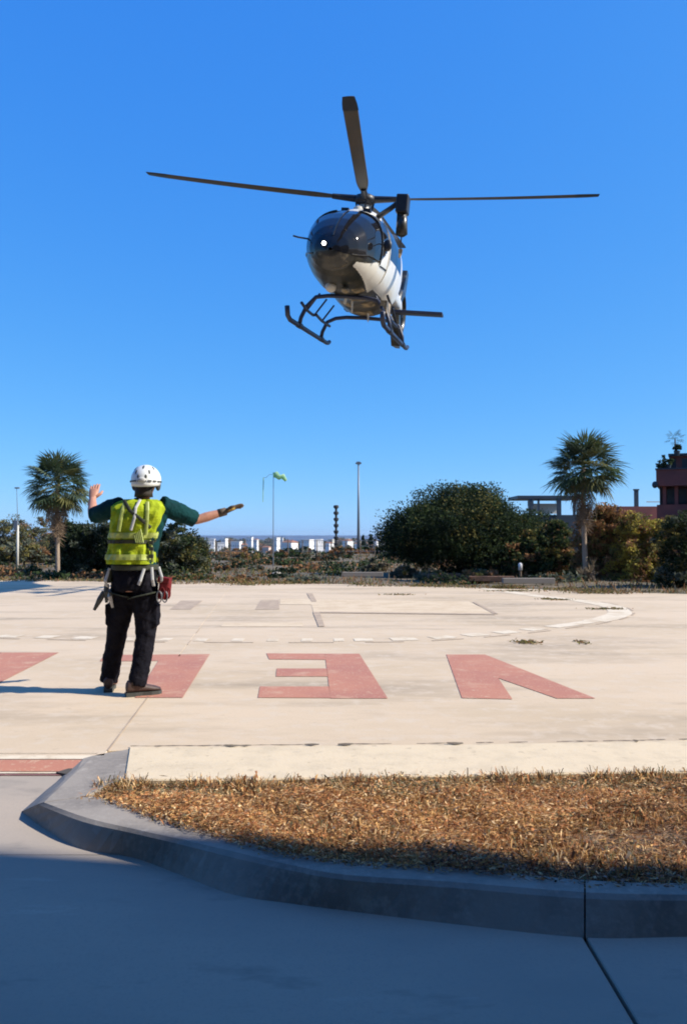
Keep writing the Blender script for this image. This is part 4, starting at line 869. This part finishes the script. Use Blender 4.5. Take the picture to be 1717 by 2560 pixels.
# shirt
b_ = MB(); b_.rings(torso(.018, 1.0, 1.56)); b_.tube([(.036,.02,1.53),(.045,.022,1.60)], [.10,.066], 14)
for sh, el in ((SHR,ELR),(SHL,ELL)): b_.tube([sh+(sh-el)*.15, sh.lerp(el,.4), sh.lerp(el,.95)], [.078,.082,.070], 14)
b_.tube([(.21,0,1.42),(.235,.01,1.52)], [.04,.05], 10)
remesh(b_.build('shirt', SHI, PR), .008, 6, (.06,.02))
# vest: open sided tabard shell, back and front, with shoulders
def vest_ring(c, rx, ry, g, lo, hi, th=.012, n=26):
    ou, inn = [], []
    for k in range(n+1):
        q = R(lo+(hi-lo)*k/n); cc, ss = math.copysign(abs(math.cos(q))**.8, math.cos(q)), math.copysign(abs(math.sin(q))**.8, math.sin(q))
        wv_ = .007*math.sin(q*7+c[2]*13)+.005*math.sin(q*15-c[2]*29)+.004*math.sin(q*5+c[2]*47)
        ou.append(Vector((c[0]+(rx+g+wv_)*cc, c[1]+(ry+g+wv_)*ss, c[2]))); inn.append(Vector((c[0]+(rx+g-th+wv_)*cc, c[1]+(ry+g-th+wv_)*ss, c[2])))
    return ou+inn[::-1]
VS = [((-.035,0,1.065),.170,.13),((-.032,0,1.11),.168,.13),((-.03,0,1.16),.164,.13),((-.028,0,1.205),.160,.125),((-.024,0,1.235),.158,.12),((-.012,0,1.29),.170,.132),((.0,0,1.36),.182,.134),((.014,0,1.43),.192,.134),((.026,.0,1.49),.200,.128),((.034,.004,1.535),.200,.112),((.036,.008,1.57),.165,.09),((.036,.012,1.595),.10,.055)]
def shell(z0, z1, g, lo, hi, m, nm, th=.012):
    sub = [v for v in VS if z0-1e-6 <= v[0][2] <= z1+1e-6]
    def interp(z):
        zs = [v[0][2] for v in VS]; f_ = lambda k: float(np.interp(z, zs, k))
        return ((f_([v[0][0] for v in VS]), f_([v[0][1] for v in VS]), z), f_([v[1] for v in VS]), f_([v[2] for v in VS]))
    zz_ = [z0+(z1-z0)*k/max(2,int((z1-z0)/.02)) for k in range(max(2,int((z1-z0)/.02))+1)]
    b2 = MB(); b2.rings([vest_ring(*interp(z), g, lo, hi, th) for z in zz_]); return b2.build(nm, m, PR, smooth=False)
shell(1.065,1.595,.028,183,357,VES,'vest_back'); shell(1.08,1.595,.028,5,175,VES,'vest_front')
shell(1.232,1.262,.036,184,356,BELT,'vest_strap',.008)
shell(1.275,1.32,.034,186,354,REF,'reflective_strip',.006); shell(1.10,1.145,.034,186,340,REF,'reflective_strip',.006)
def strap(nm, pts, m, w=.022, th=.006, par=None):
    b2 = MB(); b2.tube(pts, [(th,w)]*len(pts), 8, up=(0,-1,0)); return b2.build(nm, m, par or PR)
strap('reflective_strip', [(-.10,-.163,1.33),(-.085,-.165,1.42),(-.07,-.155,1.50),(-.06,-.128,1.565)], REF, .016)
strap('reflective_strip', [(.115,-.155,1.30),(.125,-.16,1.42),(.125,-.148,1.50),(.115,-.115,1.57)], REF, .016)
strap('harness_strap', [(.0,-.172,1.34),(.03,-.176,1.44),(.035,-.16,1.52),(.06,-.115,1.59)], STRP, .012)
strap('harness_strap', [(-.07,-.125,1.585),(-.01,-.168,1.50),(.09,-.174,1.42),(.15,-.13,1.36)], BELT, .014)
for k in range(5): MB().tube([(.03+.012*k,-.172,1.30+.012*k),(.045+.014*k,-.176,1.24)], .006, 5).build('cord', REF, PR)
strap('side_buckle_strap', [(.135,-.115,1.26),(.155,-.11,1.18),(.16,-.10,1.08)], REF, .014)
for z_ in (1.13,1.19,1.24): MB().box((.152,-.118,z_), (.035,.02,.03)).build('buckle', BELT, PR)
# belt, harness
b2 = MB(); b2.rings([ell((-.008,0,z_), .172+g_, .128+g_, 28, 0, .85) for z_, g_ in ((1.015,.01),(1.02,.018),(1.055,.018),(1.06,.01))]); b2.build('belt', BELT, PR)
for s_, hi, kn in ((1,HIPR,KNR),(-1,HIPL,KNL)):
    c_ = hi.lerp(kn,.12); b2 = MB(); ring = [c_+Vector((math.cos(q)*.128, math.sin(q)*.126, .03*math.cos(q)*s_)) for q in [2*math.pi*k/20 for k in range(21)]]; b2.tube(ring, [(.006,.022)]*21, 6, up=(0,0,1)); b2.build('leg_loop', BELT, PR)
for pts in ([(.10,-.13,1.03),(.075,-.16,.93),(.06,-.15,.90)], [(.155,-.11,1.04),(.17,-.14,.94),(.175,-.12,.89)], [(.20,-.06,1.04),(.235,-.1,.96),(.225,-.08,.90)], [(-.20,-.06,1.03),(-.225,-.09,.93),(-.215,-.06,.86)]): strap('sling', pts, STRP, .012, .005)
o = bevel(MB().box((.245,-.03,.855), (.085,.12,.16), Matrix.Rotation(.12,3,'Y')).build('red_pouch', REDF, PR), .02, 3)
MB().box((.245,-.03,.935), (.09,.125,.04), Matrix.Rotation(.12,3,'Y')).build('pouch_flap', REDF, PR)
for k in range(4):
    b2 = MB(); c_ = Vector((.215+.022*k, -.10, .80+.03*(k % 2))); b2.tube([c_+Vector((math.cos(q)*.02, .006*k, math.sin(q)*.045)) for q in [2*math.pi*j/12 for j in range(13)]], .006, 6); b2.build('carabiner', REDF if k % 2 else MET, PR)
for k, (x_, z_, dx) in enumerate(((-.225,.90,-.0),(-.245,.84,-.05),(-.205,.86,.02))):
    MB().tube([(x_,-.05,z_),(x_+dx*.6,-.06,z_-.06),(x_+dx*1.6,-.05,z_-.15)], [.02,.024,.012], 8).build('hanging_tool', HELD if k != 2 else MET, PR)
bevel(MB().box((-.215,-.02,.965), (.06,.10,.11)).build('radio_pouch', BELT, PR), .012)
# boots
def boot(an, ang):
    Rm = Matrix.Rotation(ang,3,'Z'); o_ = Vector((an.x, an.y, 0)); b2 = MB()
    secs = [(-.085,.034,.03,.11),(-.075,.040,.028,.13),(-.02,.043,.028,.13),(.04,.045,.028,.105),(.10,.049,.028,.085),(.155,.046,.028,.07),(.19,.030,.03,.055)]
    rings = []
    for y_, hw_, zl, zh in secs: rings.append([o_+Rm @ Vector((hw_*math.cos(q), y_, (zl+zh)/2+(zh-zl)/2*math.sin(q))) for q in [2*math.pi*k/14 for k in range(14)]])
    b2.rings(rings); b2.tube([o_+Rm @ Vector((0,-.03,.08)), o_+Vector((0,0,.17))], [.05,.052], 12); bt = b2.build('boot', BOOT, PR, smooth=True)
    so_ = [o_+Rm @ Vector(p_) for p_ in ((-.035,-.09,0),(.035,-.09,0),(.042,-.02,0),(.040,.04,0),(.052,.11,0),(.045,.17,0),(.02,.2,0),(-.02,.2,0),(-.045,.17,0),(-.052,.11,0),(-.040,.04,0),(-.042,-.02,0))]
    b2 = MB(); b2.rings([[p_+Vector((0,0,0)) for p_ in so_], [p_+Vector((0,0,.032)) for p_ in so_]]); b2.build('sole', HELD, bt)
boot(ANR, R(-62)); boot(ANL, R(12))
# helmet
b2 = MB(); HC = Vector((.072,.022,1.755)); rings = []
for k in range(11):
    t_ = R(2+k*10.6); rr_ = math.sin(t_) if t_ < math.pi/2 else 1-(t_-math.pi/2)*.12
    rings.append([HC+Vector((.118*rr_*math.cos(q), .14*rr_*math.sin(q), .125*math.cos(t_)*(1 if t_ < math.pi/2 else 1.1)+(.02*math.sin(q) if t_ > 1.4 else 0))) for q in [2*math.pi*j/26 for j in range(26)]])
b2.rings(rings, cap=False); b2.add([rings[0][j] for j in range(26)], [tuple(range(26))]); hl = b2.build('helmet', HEL, PR, smooth=True)
sd_m = hl.modifiers.new('shell', 'SOLIDIFY'); sd_m.thickness = .008; sd_m.offset = 0
def on_h(az, el, r_=1.0): return HC+Vector((.120*math.cos(el)*math.cos(az)*r_, .142*math.cos(el)*math.sin(az)*r_, .127*math.sin(el)*r_))
for az_, el_, l_ in ((-120,28,.04),(-60,28,.04),(-90,52,.045),(-150,48,.04),(-30,48,.04),(-105,10,.03),(-75,10,.03)):
    c_ = on_h(R(az_),R(el_)); n_ = (c_-HC).normalized(); up_ = Vector((0,0,1)); t_ = (up_-n_*up_.dot(n_)).normalized()
    MB().tube([c_-t_*l_*.5, c_, c_+t_*l_*.5], [(.004,.006),(.005,.011),(.004,.005)], 8, up=n_).build('vent', HELD, hl)
for az_ in range(-180,10,20): MB().box(on_h(R(az_), R(-6), 1.02), (.03,.012,.012), Matrix.Rotation(R(az_+90),3,'Z')).build('helmet_trim', HELD, hl)
m = MB(); m.ellipsoid(on_h(R(-90),R(-2),1.03), (.035,.014,.022), 10, 7); m.build('rear_clip', STRP, hl, smooth=True)
strap('helmet_strap', [(-.012,.0,1.73),(.03,-.06,1.665),(.072,-.072,1.645),(.12,-.05,1.67),(.155,.0,1.73)], HELD, .012, .006, hl)
m = MB(); m.rings([ell((.06,-.005,z_), .066+g_, .072+g_, 18) for z_, g_ in ((1.615,.01),(1.65,.006),(1.70,.008),(1.715,0))]); m.build('hair', mat('dark_hair',(.03,.022,.016),.7), PR, smooth=True)
m = MB(); 
for s_ in (1,-1): m2 = MB(); m2.ellipsoid((HEADC[0]+s_*.098,.03,1.715), (.022,.038,.048), 12, 8); m2.build('ear_protector', HELD, hl, smooth=True)
# hands: gloved, five fingers each
def hand(wr, d, up, m, thumb_side, curl, nm):
    d = d.normalized(); n_ = (up-d*up.dot(d)).normalized(); s = d.cross(n_).normalized()*thumb_side      # s: towards the thumb
    b2 = MB(); b2.tube([wr-d*.06, wr, wr+d*.03, wr+d*.085, wr+d*.10], [(.030,.034),(.024,.03),(.02,.038),(.018,.043),(.012,.040)], 14, up=n_)
    h = b2.build(nm, m, PR, smooth=True)
    for k, (off, l_) in enumerate(((.030,.070),(.010,.078),(-.011,.072),(-.031,.056))):
        p_ = wr+d*.088+s*off; pts = [p_-d*.02, p_]; dd = d.copy()
        for seg in range(3):
            ang = curl*(.5+seg*.5)+.06*k; dd = (d*math.cos(ang*(seg+1)*.6)-n_*math.sin(ang*(seg+1)*.6)+s*(off*2.2)).normalized(); pts.append(pts[-1]+dd*l_*(.42,.33,.25)[seg])
        f_ = MB(); f_.tube(pts, [.011,.0115,.0105,.0095,.007], 9); f_.build('finger', m, h, smooth=True)
    p_ = wr+d*.025+s*.03; t1 = p_+(s*.75+d*.65).normalized()*.042; t2 = t1+(s*.35+d*.95-n_*.2).normalized()*.032
    f_ = MB(); f_.tube([p_-s*.015, p_, t1, t2], [.016,.015,.013,.009], 9); f_.build('thumb', m, h, smooth=True)
    return h
hr = hand(WRR, Vector((.19,.05,.085)), Vector((-.3,.2,1)), GLV, 1, .16, 'right_hand')
strap('glove_patch', [WRR+Vector((.03,-.032,.02)), WRR+Vector((.06,-.035,.025)), WRR+Vector((.085,-.03,.03))], YEL, .018, .005)
MB().tube([WRR-Vector((.06,.018,.018)), WRR+Vector((.005,0,0))], [.036,.034], 12).build('glove_cuff', GLV, PR, smooth=True)
hl_ = hand(WRL, Vector((.0,.09,.17)), Vector((0,-1,.2)), SKIN, 1, .18, 'left_hand')

# ------------------------------------------------------------- sea haze
hz = bpy.data.materials.new('haze'); hz.use_nodes = True; t = hz.node_tree; t.nodes.clear()
pv = t.nodes.new('ShaderNodeVolumePrincipled'); pv.inputs['Color'].default_value = (.80,.86,.95,1); pv.inputs['Density'].default_value = .00009; pv.inputs['Anisotropy'].default_value = .3
ou = t.nodes.new('ShaderNodeOutputMaterial'); t.links.new(pv.outputs[0], ou.inputs['Volume'])
MB().box((0, 2300, -3.0), (12400, 5400, 50)).build('haze', hz, kind='stuff', label='thin pale haze over the distant town and the sea', cat='haze')
